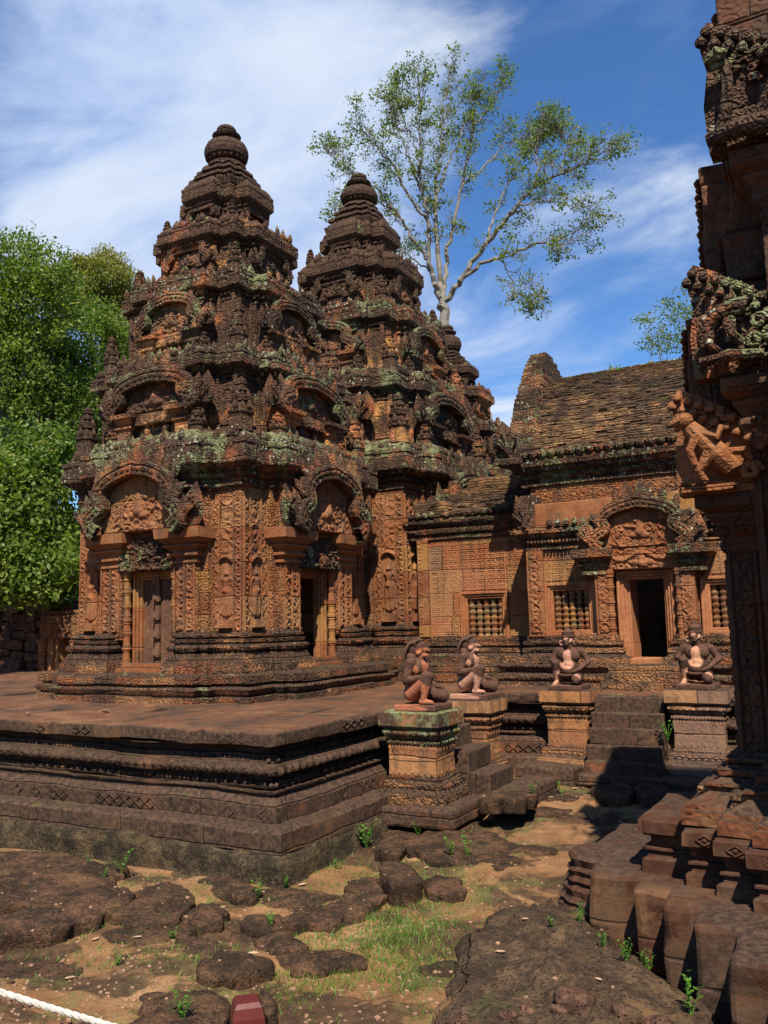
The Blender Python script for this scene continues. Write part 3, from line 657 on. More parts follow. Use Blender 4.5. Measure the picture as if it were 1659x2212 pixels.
def build_tower(cx, cy, Z, Hh, root, door_ang, detail=True, faces=(0, 90), seed=0, mats={}):
    f0 = Fr((cx, cy, 0)); mt = lambda k: M[mats.get(k, k)]
    fr = {a: Fr((cx, cy, 0), a) for a in (0, 90, 180, 270)}
    sc = Hh(1.4, 2.0)/1.4
    # --- plinth with lotus band
    b = MB(); pl = cross(1.45*sc, 1.5)
    z = Z
    b.loft(f0, pl, [(z(.84), .34), (z(.93), .34), (z(.94), .29), (z(.955), .29), (z(.965), .32), (z(1.02), .35), (z(1.05), .31), (z(1.055), .27), (z(1.075), .27), (z(1.08), .32), (z(1.17), .32), (z(1.175), .2), (z(1.20), .1)], .14, .007, seed=seed+1)
    beads(b, f0, pl, .325*1, z(1.03), .075, (.032, .022, .018), sides=vis, seed=seed)
    b.build('plinth', mt('base'), root)
    b = MB(); pl = cross(1.42*sc, 1.3, notch=None)
    zz = [(1.17, .20), (1.30, .20), (1.31, .17), (1.32, .17), (1.43, .10), (1.435, .06), (1.455, .06), (1.46, .12), (1.50, .14), (1.535, .11), (1.54, .05), (1.555, .05), (1.56, .09), (1.60, .10), (1.605, .05), (1.62, .04), (1.625, .075), (1.66, .075), (1.67, .02), (1.70, .0)]
    nd = {a: (.62 if a == door_ang else .10) for a in (0, 90, 180, 270)}
    # mouldings stop at the door bay: build with notch
    pln = cross(1.42*sc, 1.3, notch={a: max(d, .36) for a, d in nd.items()}, nw=.60)
    b.loft(f0, pln, [(z(a), o*.8) for a, o in zz], .12, .006, seed=seed+2, cap=False)
    beads(b, f0, pln, .11, z(1.50), .052, (.023, .028, .02), sides=lambda p, q, n: vis(p, q, n) and not (abs(np.linalg.norm(q-p)-1.2*1.42*sc/1.4) < .12) and not (abs(np.linalg.norm(q-p)) > .3 and min(np.abs((p+q)/2)) > .5*sc and max(np.abs((p+q)/2)) < 1.42*sc), seed=seed+1, skip=.05)
    for a in faces:                          # leafy carving on the sloping base course
        L = []
        for s_ in (-1, 1):
            xs = np.arange(.50*sc, (1.55)*sc, .075)
            for x in xs:
                o = (1.42+.20+ (.22 if x < .84*sc else (.11 if x < .94*sc else 0)))*sc-.03
                L.append((s_*x, z(1.19), o-.005, 0, .10, .032, .02))
        leafs(b, fr[a], L, 5, 4)
    b.build('moulded_base', mt('base'), root)
    # --- body
    b = MB(); body = cross(1.40*sc, 1.0, notch=nd)
    b.loft(f0, body, [(z(1.60), 0), (z(2.95), 0)], .16, .005, seed=seed+3)
    body2 = cross(1.40*sc, 1.0)
    b.loft(f0, body2, [(z(2.90), 0), (z(3.62), 0)], .16, .005, seed=seed+4, capb=True)
    b.build('body', mt('wall'), root)
    # --- piers and pilasters with carving, devata figures
    for a in faces:
        f = fr[a]; q = sc
        dv = []
        for s_ in (-1, 1):
            pb = MB()
            x0, x1 = sorted((s_*.94*q, s_*1.395*q)); xm = (x0+x1)/2; o = 1.40*q
            wdt = .10*q
            res = .013 if detail else .02
            for xa in (x0+.012, x1-wdt-.012):
                pb.relief(f, xa, xa+wdt, z(1.68), z(3.30), o+.012, scroll_h(wdt, .030, seed+int(xa*10)), res)
                for xx in (xa-.012, xa+wdt): pb.rbox(f, xx, xx+.014, z(1.66), z(3.32), o-.01, o+.034, .003, .001, .4)
            pb.relief(f, x0+wdt+.02, x1-wdt-.02, z(2.62), z(3.30), o+.008, scroll_h((x1-x0-2*wdt-.04)/1.0, .026, seed+3), res)
            dm = MB(); hgt = z(2.56)-z(1.80)
            dm.relief(f, x0+wdt+.024, x1-wdt-.024, z(1.72), z(2.64), o+.026, devata_h(xm, z(1.80), hgt, 1.55), .009 if detail else .014)
            dv.append((dm, a, s_))
            # porch pilasters
            x0, x1 = sorted((s_*.47*q, s_*.81*q)); o = 1.57*q
            pb.relief(f, x0+.02, x0+.15*q, z(1.70), z(2.58), o+.008, scroll_h(.13*q, .028, seed+8), res)
            pb.relief(f, x1-.15*q, x1-.02, z(1.70), z(2.58), o+.008, scroll_h(.13*q, .028, seed+9), res)
            for xx in (x0, x1-.018, (x0+x1)/2-.008):
                pb.rbox(f, xx, xx+.018, z(1.66), z(2.6), o-.01, o+.028, .003, .001, .4)
            pb.build('pilaster_carving', mt('pilaster'), root)
        for dm, aa, s_ in dv:
            o_ = dm.build('devata', mt('pilaster'), root)
        # capitals
        for s_ in (-1, 1):
            cb = MB(); xm = s_*.64*q; hw = .185*q
            poly = [(xm-hw, 1.2*q), (xm-hw, 1.58*q), (xm+hw, 1.58*q), (xm+hw, 1.2*q)]
            pr = [(2.52, 0), (2.54, .03), (2.57, .03), (2.575, .005), (2.60, .01), (2.63, .06), (2.66, .06), (2.665, .03), (2.70, .04), (2.74, .10), (2.76, .10), (2.765, .07), (2.83, .14), (2.84, .17), (2.96, .18), (2.97, .15)]
            cb.loft(f, poly, [(z(u), v*q) for u, v in pr], .12, .004, seed=seed+11)
            cb.build('capital', mt('smooth'), root)
        # lintel
        lb = MB(); y0, y1 = z(2.47), z(2.90)
        lb.rbox(f, -.50*q, .50*q, y0, y1, 1.30*q, 1.60*q, .01, .003)
        lb.relief(f, -.49*q, .49*q, y0+.01, y1-.005, 1.598*q, crowd_h(.055, seed+a, 13), .012 if detail else .02)
        lb.build('lintel', mt('ped'), root)
        # door
        y0 = z(1.22)
        db = MB(); fb = MB()
        for k, (dx, dz) in enumerate(((.36, .06), (.325, .03), (.29, 0.0))):
            for s_ in (-1, 1):
                xa, xb = sorted((s_*dx*q, s_*(dx-.035)*q)); fb.rbox(f, xa, xb, y0, z(2.47)-.035*k, 1.30*q, (1.40+dz)*q, .005, .002, .3)
            fb.rbox(f, -(dx-.035)*q, (dx-.035)*q, z(2.47)-.035*(k+1)*1.0, z(2.47)-.035*k-.001, 1.30*q, (1.40+dz-.003)*q, .005, .002, .3)
        fb.rbox(f, -.46*q, .46*q, z(1.17), z(1.25), 1.2*q, 1.66*q, .01, .004); fb.rbox(f, -.40*q, .40*q, z(1.25), z(1.31), 1.2*q, 1.56*q, .01, .004)
        fb.build('door_frame', mt('smooth'), root)
        if a != door_ang:
            y0 = z(1.31); y1 = z(2.38)
            db.box(f, -.27*q, .27*q, y0, y1, 1.2*q, 1.345*q)
            for s_ in (-1, 1):
                for xx, ww in ((.055, .03), (.10, .055), (.175, .03), (.22, .035)):
                    xa, xb = sorted((s_*xx*q, s_*(xx+ww)*q)); db.relief(f, xa, xb, y0+.02, y1-.02, 1.355*q, scroll_h(ww*q, .012, seed+2), .012)
                    db.box(f, xa-.004, xb+.004, y0, y1, 1.33*q, 1.352*q)
            db.rbox(f, -.035*q, .035*q, y0, y1, 1.3*q, 1.39*q, .004, .002)
            for k in range(5):
                yy = y0+(y1-y0)*(.06+.22*k); db.rbox(f, -.055*q, .055*q, yy, yy+.085, 1.38*q, 1.425*q, .008, .002); db.ell(f, [(0, yy+.042, 1.43*q)], (.03, .03, .012))
            db.build('false_door', mt('door'), root)
        else:
            db.rbox(f, -.27*q, -.20*q, z(1.31), z(2.38), .82*q, 1.25*q, .01, .002); db.build('door_leaf', mt('smooth'), root)
        for s_ in (-1, 1):
            c = MB(); colonette(c, f, s_*.415*q, z(1.25), z(2.47), 1.50*q, .052*q, 12, seed); c.build('colonette', mt('smooth'), root)
        # pediment over the door
        tb, ab = MB(), MB(); pediment(tb, ab, f, 0, z(2.97), 1.0*q, (z(3.90)-z(2.97)), 1.66*q, .20, seed+a, .013 if detail else .022, ns=.36)
        ab.build('pediment_arch', mt('ped'), root); tb.build('tympanum', mt('pilaster'), root)
        sb = MB()                              # steps before the door
        for k in range(3): sb.rbox(f, -(.42+.06*k)*q, (.42+.06*k)*q, z(.85), z(1.15-.10*k), 1.5*q, (1.85+.12*k)*q, .015, .008)
        sb.build('door_step', mt('base'), root)
    # --- cap mouldings and cornice of the body
    def tier_cornice(zb, zt, hb, ho, sd, name='cornice', mat='cornice', lot=True):
        c = MB(); pl = cross(hb, 1.15); d = zt-zb; o = ho-hb
        pr = [(zb-.42*d, 0), (zb-.36*d, .18*o), (zb-.30*d, .18*o), (zb-.29*d, .02*o), (zb-.18*d, .04*o), (zb-.12*d, .32*o), (zb-.05*d, .34*o), (zb-.04*d, .20*o), (zb, .42*o), (zb+.04*d, .44*o), (zb+.05*d, .62*o),
              (zb+.12*d, .80*o), (zb+.16*d, .97*o), (zb+.20*d, 1.0*o), (zb+.52*d, 1.0*o), (zb+.54*d, .92*o), (zb+.60*d, .90*o), (zb+.63*d, .98*o), (zb+.74*d, .96*o), (zb+.77*d, .72*o), (zb+.88*d, .55*o), (zb+1.0*d, .30*o), (zb+1.12*d, -.1*o)]
        c.loft(f0, pl, pr, .13, .010, seed=sd)
        if lot:
            beads(c, f0, pl, .33*o, zb-.085*d, .06, (.024, .03*d/.4, .018), sides=vis, seed=sd, skip=.12)
            beads(c, f0, pl, .93*o, zb+.57*d, .07, (.026, .026*d/.4, .02), sides=vis, seed=sd+1, skip=.15)
            # upright antefix leaves along the edge
            for a in faces:
                L = []; r_ = np.random.default_rng(sd+a)
                for x in np.arange(-hb, hb+.01, .10):
                    if r_.random() < .28: continue
                    q_ = abs(x)/hb; s_ = .17*1.15*(1 if q_ < .593 else (.5 if q_ < .664 else 0))
                    L.append((x, zb+.82*d, hb+s_+.62*o, r_.normal(0, .13), .09+.10*r_.random(), .042+.02*r_.random(), .028))
                leafs(c, fr[a], L, 6, 5)
        c.build(name, mt(mat), root)
    tier_cornice(z(3.66), z(4.16), Hh(1.41, 3.6), Hh(1.60, 3.9), seed+20)
    # --- four receding storeys
    T = [(4.16, 5.02, 5.32, 1.22, 1.35), (5.30, 6.20, 6.50, .97, 1.07), (6.50, 7.12, 7.42, .66, .76), (7.42, 7.86, 8.18, .38, .46)]
    for i, (z0, zb, zt, hb, ho) in enumerate(T):
        hb = Hh(hb, z0); ho = Hh(ho, zb); q = hb/1.2
        y0, y1, y2 = z(z0), z(zb), z(zt); d = y1-y0
        c = MB(); pl = cross(hb, 1.0*max(.5, q))
        pr = [(y0-.10, .10*q), (y0+.03, .10*q), (y0+.04, .05*q), (y0+.07, .08*q), (y0+.09, .02*q), (y0+.12, .0), (y1-.05, .0)]
        c.loft(f0, pl, pr, .13, .012, seed=seed+30+i)
        for a in faces:                      # small carved figures and pilasters on the storey wall
            f = fr[a]
            for s_ in (-1, 1):
                xm = s_*.83*hb; ww = .11*hb
                c.relief(f, xm-ww, xm+ww, y0+.13, y0+.13+.62*d, hb+.01, devata_h(xm, y0+.16, .52*d, .8), .016)
                for xx in (.70*hb, .96*hb):
                    c.rbox(f, s_*xx-.03*hb, s_*xx+.03*hb, y0+.10, y1, hb-.02, hb+.035, .006, .004)
        c.build('storey', mt('upper'), root)
        tier_cornice(y1, y2, hb*1.0, ho, seed+40+i, 'storey_cornice', 'cornice' if i < 2 else 'upper', lot=i < 3)
        sfull = hb+.17*max(.5, q)
        for a in (faces if i < 3 else faces):
            f = fr[a]
            nb = MB(); w = .60*hb*(1.0 if i else 1.06); zf = sfull-.03
            hw = .42*hb
            for s_ in (-1, 1):                # niche piers with capitals
                xm = s_*.42*hb; pw = .10*hb
                poly = [(xm-pw, zf-.1), (xm-pw, zf+.14*q), (xm+pw, zf+.14*q), (xm+pw, zf-.1)]
                nb.loft(f, poly, [(y0-.02, .05*q), (y0+.08*d, .05*q), (y0+.10*d, .0), (y0+.24*d, .0), (y0+.27*d, .03*q), (y0+.31*d, .03*q), (y0+.32*d, .01*q), (y0+.36*d, .05*q), (y0+.40*d, .06*q), (y0+.42*d, .10*q), (y0+.48*d, .11*q)], .2, .006, seed=seed+i)
            nb.rbox(f, -.36*hb, .36*hb, y0+.36*d, y0+.48*d, zf-.05, zf+.12*q, .01, .006)
            nb.relief(f, -.32*hb, .32*hb, y0+.28*d, y0+.45*d, zf+.125*q, medal_h(.03, seed+i), .018)
            # guardian figures seated in the niche
            for x in (-.13*hb, .13*hb):
                nb.ell(f, [(x, y0+.10*d, zf+.06*q), (x, y0+.20*d, zf+.06*q), (x, y0+.28*d, zf+.06*q)], [(.075*hb, .07*d, .06), (.05*hb, .08*d, .045), (.03*hb, .05*d, .035)], 7, 5)
            nb.build('niche', mt('upper'), root)
            tb, ab = MB(), MB(); hp = (y2-(y0+.44*d))*(.86 if i < 3 else .9)
            pediment(tb, ab, f, 0, y0+.48*d, w*1.25, hp*.80, max(zf+.02, ho+.06*q), .16*max(.6, q), seed+a+i*7, .018 if detail else .026, 9, ns=.28, quiet=True)
            ab.build('niche_arch', mt('ped' if i < 2 else 'upper'), root); tb.build('niche_relief', mt('upper'), root)
        # miniature towers at the corners of the cornice below
        if i < 4:
            hc = (Hh(1.56, 4.1), Hh(1.31, 5.3), Hh(1.03, 6.5), Hh(.73, 7.4))[i]-.05
            for sx, sy in ((1, 1), (-1, 1), (1, -1), (-1, -1)):
                r_ = np.random.default_rng(seed*10+i*4+sx+2*sy)
                if (seed, i, sx, sy) in MISSING: continue
                mm = MB(); rr = (.125, .10, .085, .06)[i]*sc; mini_tower(mm, f0, sx*(hc-rr*1.15), sy*(hc-rr*1.15), y0-.03, (.72, .62, .46, .34)[i]*sc, rr, seed+i)
                mm.build('corner_turret', mt('crown' if r_.random() < .4 else 'upper'), root)
            for a in faces:
                for s_ in (-1, 1):
                    if i > 2: continue
                    mm = MB(); rr = (.10, .08, .06)[i]*sc; mini_tower(mm, fr[a], s_*hb*.60, hb+.17*max(.5, q)+.06*q, y0-.04, (.52, .44, .34)[i]*sc*rng.uniform(.8, 1.05), rr, seed+i+7)
                    mm.build('side_turret', mt('crown' if rng.random() < .4 else 'upper'), root)
    # --- crown: rounded stepped cap, lotus, vase, finial
    c = MB(); r0 = Hh(.44, 8.2)
    def ring(r, k=.9, n=24):
        th = np.linspace(0, 2*math.pi, n, endpoint=False); rr = r*(1+.05*np.cos(4*th+math.pi)); return [(a*np.cos(t), -a*np.sin(t)) for a, t in zip(rr, th)]
    c.loft(f0, cross(r0*.92, .35), [(z(8.14), .03), (z(8.22), .05), (z(8.24), -.03), (z(8.30), -.04), (z(8.33), .0), (z(8.38), -.01), (z(8.40), -.10), (z(8.46), -.12), (z(8.48), -.08), (z(8.53), -.09), (z(8.55), -.17), (z(8.60), -.19), (z(8.61), -.15), (z(8.65), -.17), (z(8.68), -.26)], .12, .008, seed=seed+60)
    beads(c, f0, cross(r0*.92, .35), .0, z(8.26), .06, (.02, .035, .02), seed=3)
    c.lathe(f0, [(r0*.66, z(8.60)), (r0*.64, z(8.68)), (r0*.50, z(8.70)), (r0*.52, z(8.74)), (r0*.40, z(8.76))], n=24)
    c.build('stepped_crown', mt('crown'), root)
    c = MB(); rv = Hh(.335, 8.9)
    c.lathe(f0, [(rv*.72, z(8.73)), (rv*.80, z(8.75)), (rv*.95, z(8.80)), (rv*1.0, z(8.87)), (rv*.99, z(8.93)), (rv*.88, z(9.01)), (rv*.66, z(9.06)), (rv*.46, z(9.08)), (rv*.44, z(9.12)), (rv*.60, z(9.135)), (rv*.66, z(9.17)), (rv*.56, z(9.20)), (rv*.40, z(9.21)),
                 (rv*.38, z(9.235)), (rv*.44, z(9.25)), (rv*.45, z(9.28)), (rv*.38, z(9.31)), (rv*.20, z(9.345)), (0.002, z(9.35))], n=28, wob=.004, seed=seed)
    th = np.linspace(0, 2*math.pi, 20, endpoint=False); c.ell(f0, np.stack([rv*.80*np.cos(th), th*0+z(8.76), rv*.80*np.sin(th)], 1), (.035, .03, .035), 6, 4)
    c.build('vase_finial', mt('crown'), root, smooth=False)
MISSING = {(1, 3, 1, -1), (1, 2, 1, -1), (2, 3, 1, 1), (2, 1, -1, 1), (2, 3, -1, -1), (3, 3, 1, 1), (3, 3, -1, 1)}
idz = lambda v: v
t1 = thing('shrine_tower', 'nearest carved sandstone shrine tower, showing its closed false door and whole base', 'tower', (-8.0, 9.66, P0), group='sandstone shrine towers in a row on the terrace')
build_tower(-8.0, 9.66, idz, lambda h, zz: h, t1, 90, True, (0, 90), 1)
Z2 = lambda v: float(np.interp(v, [.84, 1.09, 1.41, 1.64, 3.32, 3.70, 4.02, 4.16, 5.04, 5.30, 6.26, 6.52, 7.15, 7.42, 7.9, 8.2, 8.73, 9.09, 9.35], [.84, 1.05, 1.36, 1.64, 3.77, 4.09, 4.46, 4.62, 5.58, 5.93, 6.96, 7.29, 8.05, 8.40, 8.85, 9.2, 9.78, 10.11, 10.42]))
t2 = thing('shrine_tower', 'central shrine tower, joined on its right to the corridor with one barred window', 'tower', (-8.0, 13.63, P0), group='sandstone shrine towers in a row on the terrace')
build_tower(-8.0, 13.63, Z2, lambda h, zz: h*float(np.interp(zz, [0, 4, 5, 7, 8.5, 9.5], [1.22, 1.16, 1.14, 1.14, 1.10, 1.08])), t2, 90, True, (0, 90), 2)
Z3 = lambda v: float(np.interp(v, [.84, 3.32, 4.16, 5.3, 6.5, 7.42, 8.2, 8.73, 9.35], [.84, 3.1, 3.9, 4.95, 6.0, 6.85, 7.47, 7.88, 8.52]))
t3 = thing('shrine_tower', 'farthest shrine tower, only its upper storeys and vase finial showing behind the central tower', 'tower', (-8.0, 17.53, P0), group='sandstone shrine towers in a row on the terrace')
build_tower(-8.0, 17.53, Z3, lambda h, zz: h*.93, t3, 90, False, (0, 90), 3)
# ------------------------------------------------------------ terrace, stairs, pedestals
TE = [(-16, -5.86), (-4.36, -5.86), (-4.36, -9.98), (3.5, -9.98), (3.5, -17.5), (-4.2, -17.5), (-4.2, -22), (-16, -22)]   # plan (x, -y)
TE = [(x, y) for x, y in TE][::-1]
def vis2(a, b, n): return (n[1] > .5 or n[0] > .5) and max(-a[1], -b[1]) < 13 and min(a[0], b[0]) < 2
te = thing('temple_terrace', 'long low moulded sandstone terrace carrying the three towers and the hall', 'terrace', (-6, 12, 0))
b = MB()
prT = [(-.02, .24), (.13, .24), (.155, .21), (.16, .06), (.165, .05), (.17, .055), (.285, .055), (.29, .03), (.30, .035), (.36, -.02), (.385, -.03), (.39, .0), (.405, .0), (.41, -.04)]
b.loft(W0, TE, prT, .09, .009, cap=False, seed=5, blk=.95, sag=.005)
b.build('terrace_base', M['terrace'], te)
b = MB()
prT = [(.40, -.05), (.42, -.04), (.425, -.09), (.44, -.09), (.445, -.12), (.50, -.12), (.505, -.04), (.52, .0), (.56, .015), (.60, .0), (.605, -.05), (.62, -.05), (.625, -.10), (.665, -.10), (.67, -.15), (.72, -.15), (.73, -.08), (.745, -.06), (.75, .0), (.757, .0)]
b.loft(W0, TE, prT, .09, .007, cap=False, seed=6, blk=1.15, sag=.005)
beads(b, W0, TE, -.055, .447, .052, (.022, .021, .022), sides=vis2, seed=3, skip=.06)
beads(b, W0, TE, .012, .562, .105, (.048, .040, .022), sides=vis2, seed=4, skip=.03, nu=9, nv=6)
beads(b, W0, TE, .030, .562, .105, (.018, .016, .018), sides=vis2, seed=4, skip=.03)
beads(b, W0, TE, -.08, .645, .050, (.021, .019, .021), sides=vis2, seed=5, skip=.16)
beads(b, W0, TE, .004, .402, .022, (.009, .008, .009), sides=vis2, seed=6, skip=.03, nu=5, nv=3)
b.build('terrace_moulding', M['terrace'], te)
b = MB()
b.loft(W0, TE, [(.756, .005), (.765, .02), (.80, .022), (.84, .022), (.86, .02), (.87, .008)], .06, .009, cap=False, seed=7, blk=1.05)
# carved lozenges on the two flat bands
def lozenges(mb, y, o, hh, sides):
    A = np.array(TE, float)
    for i in range(len(A)):
        p, q = A[i], A[(i+1) % len(A)]; d = q-p; l = np.linalg.norm(d); t = d/l; n = np.array([-t[1], t[0]])
        area = -1
        n = np.array([t[1], -t[0]]); mid = (p+q)/2
        ar = .5*np.sum(A[:, 0]*np.roll(A[:, 1], -1)-np.roll(A[:, 0], -1)*A[:, 1])
        if ar < 0: n = -n
        if not sides(p, q, n): continue
        k = int(l/.125)
        for j in range(k):
            c = p+t*(j+.5)*l/k+n*o; w = l/k*.46
            if rng.random() < .25: continue
            for (a0, b0, a1, b1) in ((-w, 0, 0, hh), (0, hh, w, 0), (w, 0, 0, -hh), (0, -hh, -w, 0)):
                P = [(c[0]+t[0]*a, y+b_, c[1]+t[1]*a) for a, b_ in ((a0, b0), ((a0+a1)/2, (b0+b1)/2), (a1, b1))]
                mb.tube(W0(P), .0055, 4, cap=False)
lozenges(b, .815, .02, .034, vis2)
lozenges(b, .225, .055, .045, vis2); b.build('terrace_edge', M['terrace'], te)
b = MB()                                     # paving of the top: big worn slabs, seams open
xs = np.arange(-16, -4.3, .93); r_ = np.random.default_rng(5)
y = 5.86
while y < 22:
    d = r_.uniform(.55, .85); x = -16+r_.uniform(0, .5)
    xe = -4.37
    if y > 9.4 and y+d > 9.98 and y < 17: xe = 3.49
    if y+d < 9.99 or y > 9.97 or xe < 0:
        pass
    ys = y; ye = min(y+d, 22)
    if xe > 0 and y < 9.98: xe = -4.37; ye = min(ye, 9.98)
    if y >= 9.98 and y < 17.4: xe = 3.49; ye = min(ye, 17.5)
    if y >= 17.4: xe = -4.21
    while x < xe-.05:
        w = r_.uniform(.6, 1.3); x1 = min(x+w, xe)
        if xe-x1 < .3: x1 = xe
        dz = r_.normal(0, .004)
        b.rbox(W0, x+.007, x1-.007, .80, .872+dz*1.6, -(ye-.007), -(ys+.007), .014, .008, .14, 8+int(x*3)); x = x1
    y = ye
b.build('paving', M['paving'], te)
b = MB()                                     # rough laterite footing under the mouldings
b.loft(W0, TE, [(-.45, .34), (-.30, .33), (-.2, .30), (-.08, .29), (-.02, .26), (.0, .18)], .07, .022, cap=False, seed=9)
b.build('laterite_footing', M['found'], te)

def pedestal(x0, x1, y0, y1, zt, zb, mat, label, seed, lots=True):
    """square moulded pedestal"""
    t = thing('stair_pedestal', label, 'pedestal', ((x0+x1)/2, (y0+y1)/2, zb), group='moulded pedestals flanking the terrace stairs')
    pl = [(x0, -y0), (x1, -y0), (x1, -y1), (x0, -y1)][::-1]; H = zt-zb; Y = lambda k: zb+H*k
    b = MB()
    b.loft(W0, pl, [(Y(0), .10), (Y(.13), .10), (Y(.135), .085), (Y(.15), .085), (Y(.20), .045), (Y(.205), .05), (Y(.25), .055), (Y(.26), .03), (Y(.27), .03), (Y(.28), .0), (Y(.31), .0), (Y(.315), -.01), (Y(.33), -.01)], .10, .006, cap=False, seed=seed)
    beads(b, W0, pl, .045, Y(.228), .07, (.032, .02, .02), seed=seed); beads(b, W0, pl, .0, Y(.295), .036, (.015, .012, .014), seed=seed, skip=.05)
    L = []
    k = int((x1-x0+.1)/.10)
    for f, w, o in ((Fr((x0, y0, 0), 0), x1-x0, .10), (Fr((x1, y0, 0), 90), y1-y0, .10)):
        for j in range(int((w+.15)/.11)):
            c = -.08+.055+j*.11
            for (a0, b0, a1, b1) in ((-.05, 0, 0, .035), (0, .035, .05, 0), (.05, 0, 0, -.035), (0, -.035, -.05, 0)):
                b.tube([(c+a0, Y(.065)+b0, o), (c+a1, Y(.065)+b1, o)], .005, 4, f, cap=False)
    b.build('pedestal_base', M['base'] if seed == 1 else mat, t)
    b = MB(); b.loft(W0, pl, [(Y(.32), -.012), (Y(.48), -.016), (Y(.485), -.026), (Y(.49), -.016), (Y(.66), -.012)], .10, .006, cap=False, seed=seed+1)
    for f, w in ((Fr((x0, y0, 0), 0), x1-x0), (Fr((x1, y0, 0), 90), y1-y0)):
        L = []
        for j in range(int(w/.034)):
            L.append((.02+j*.034, Y(.64), -.012, math.pi, .055+.018*(j % 2), .014, .010)); 
            if (j % 2): L.append((.02+j*.034, Y(.34), -.014, 0, .050, .013, .008))
        leafs(b, f, L, 5, 4)
    b.build('pedestal_shaft', M['ped_stone'] if seed == 1 else mat, t)
    b = MB(); b.loft(W0, pl, [(Y(.65), -.02), (Y(.655), .0), (Y(.69), .0), (Y(.695), -.02), (Y(.71), -.02), (Y(.715), .0), (Y(.77), .03), (Y(.80), .03), (Y(.805), .01), (Y(.825), .02), (Y(.83), .04), (Y(.845), .04), (Y(.85), .058), (Y(.99), .058), (Y(1.0), .048)], .09, .006, seed=seed+2)
    beads(b, W0, pl, .0, Y(.672), .036, (.015, .012, .014), seed=seed+1, skip=.06); beads(b, W0, pl, .026, Y(.775), .07, (.032, .022, .018), seed=seed+2, skip=.04)
    b.build('pedestal_cap', mat, t); return t
PEDS = [(-4.17, -3.64, 7.41, 7.86, .90, .02), (-4.10, -3.64, 8.66, 9.04, .90, .02), (-3.38, -2.90, 9.78, 10.2, .92, .04), (-1.98, -1.44, 9.82, 10.25, .95, .04)]
pedestal(*PEDS[0], M['pedgreen'], 'nearest pedestal, thickly spotted with green lichen, standing out from the terrace edge', 1)
pedestal(*PEDS[1], M['ped_stone'], 'pedestal with a broken bare ochre side, just behind the green spotted pedestal', 2)
pedestal(*PEDS[2], M['ped_stone'], 'orange pedestal immediately left of the dark front staircase', 3)
pedestal(*PEDS[3], stone('grey_blue_pedestal_stone', bright=.72, cols=((.17, .14, .14), (.22, .15, .12), BUFF), dark=.40, green=.14, top=.8, carve=0, course=.24, blk=1.3), 'grey pedestal immediately right of the dark front staircase', 4)
# staircases
def stairs(label, f, w, n, rise, run, z0, base, seed, extra=None):
    """n steps going down along 'out' from out=0"""
    t = thing('terrace_staircase', label, 'stairs', tuple(f([(w/2, base, 0)])[0]))
    for k in range(n):
        b = MB(); top = z0-rise*k
        b.rbox(f, 0, w, top-rise-.02, top-.006, -.35, run*(k+1), .015, .009, .14, seed+k)
        b.build('step', M['terrace'], t)
    return t
st = stairs('dark front staircase below the hall doorway, between the grey and orange pedestals', Fr((-2.86, 10.02, 0), 0), .80, 5, .165, .115, .865, 0, 11)
b = MB(); b.rbox(Fr((-2.86, 10.02, 0), 0), -.04, .86, -.04, .08, -.2, .72, .02, .01, .15, 3); b.build('step', M['terrace'], st)
st2 = stairs('small side staircase between the two ape headed guardians', Fr((-4.3, 8.05, 0), 90), .62, 4, .20, .23, .86, 0, 21)
# landing plinths under the pedestals
b = MB(); b.rbox(W0, -4.3, -3.38, -.12, .06, -8.15, -7.18, .03, .015, .15, 4); b.rbox(W0, -3.37, -3.02, -.14, .10, -9.0, -7.95, .03, .015, .15, 6)
tag(b.build('pedestal_footing', M['terrace'], None), 'low sandstone footing course under the green spotted pedestal', 'stone footing')
b = MB(); b.rbox(W0, -3.62, -2.94, -.10, .14, -9.85, -9.32, .03, .015, .15, 7)
tag(b.build('kerb_block', M['terrace'], None), 'long pinkish kerb block lying in front of the orange pedestal', 'stone block')
b = MB(); b.rbox(W0, -2.0, -.9, -.1, .06, -9.8, -9.3, .03, .015, .15, 8)
tag(b.build('kerb_block', M['terrace'], None), 'shaded kerb block in front of the grey pedestal', 'stone block')
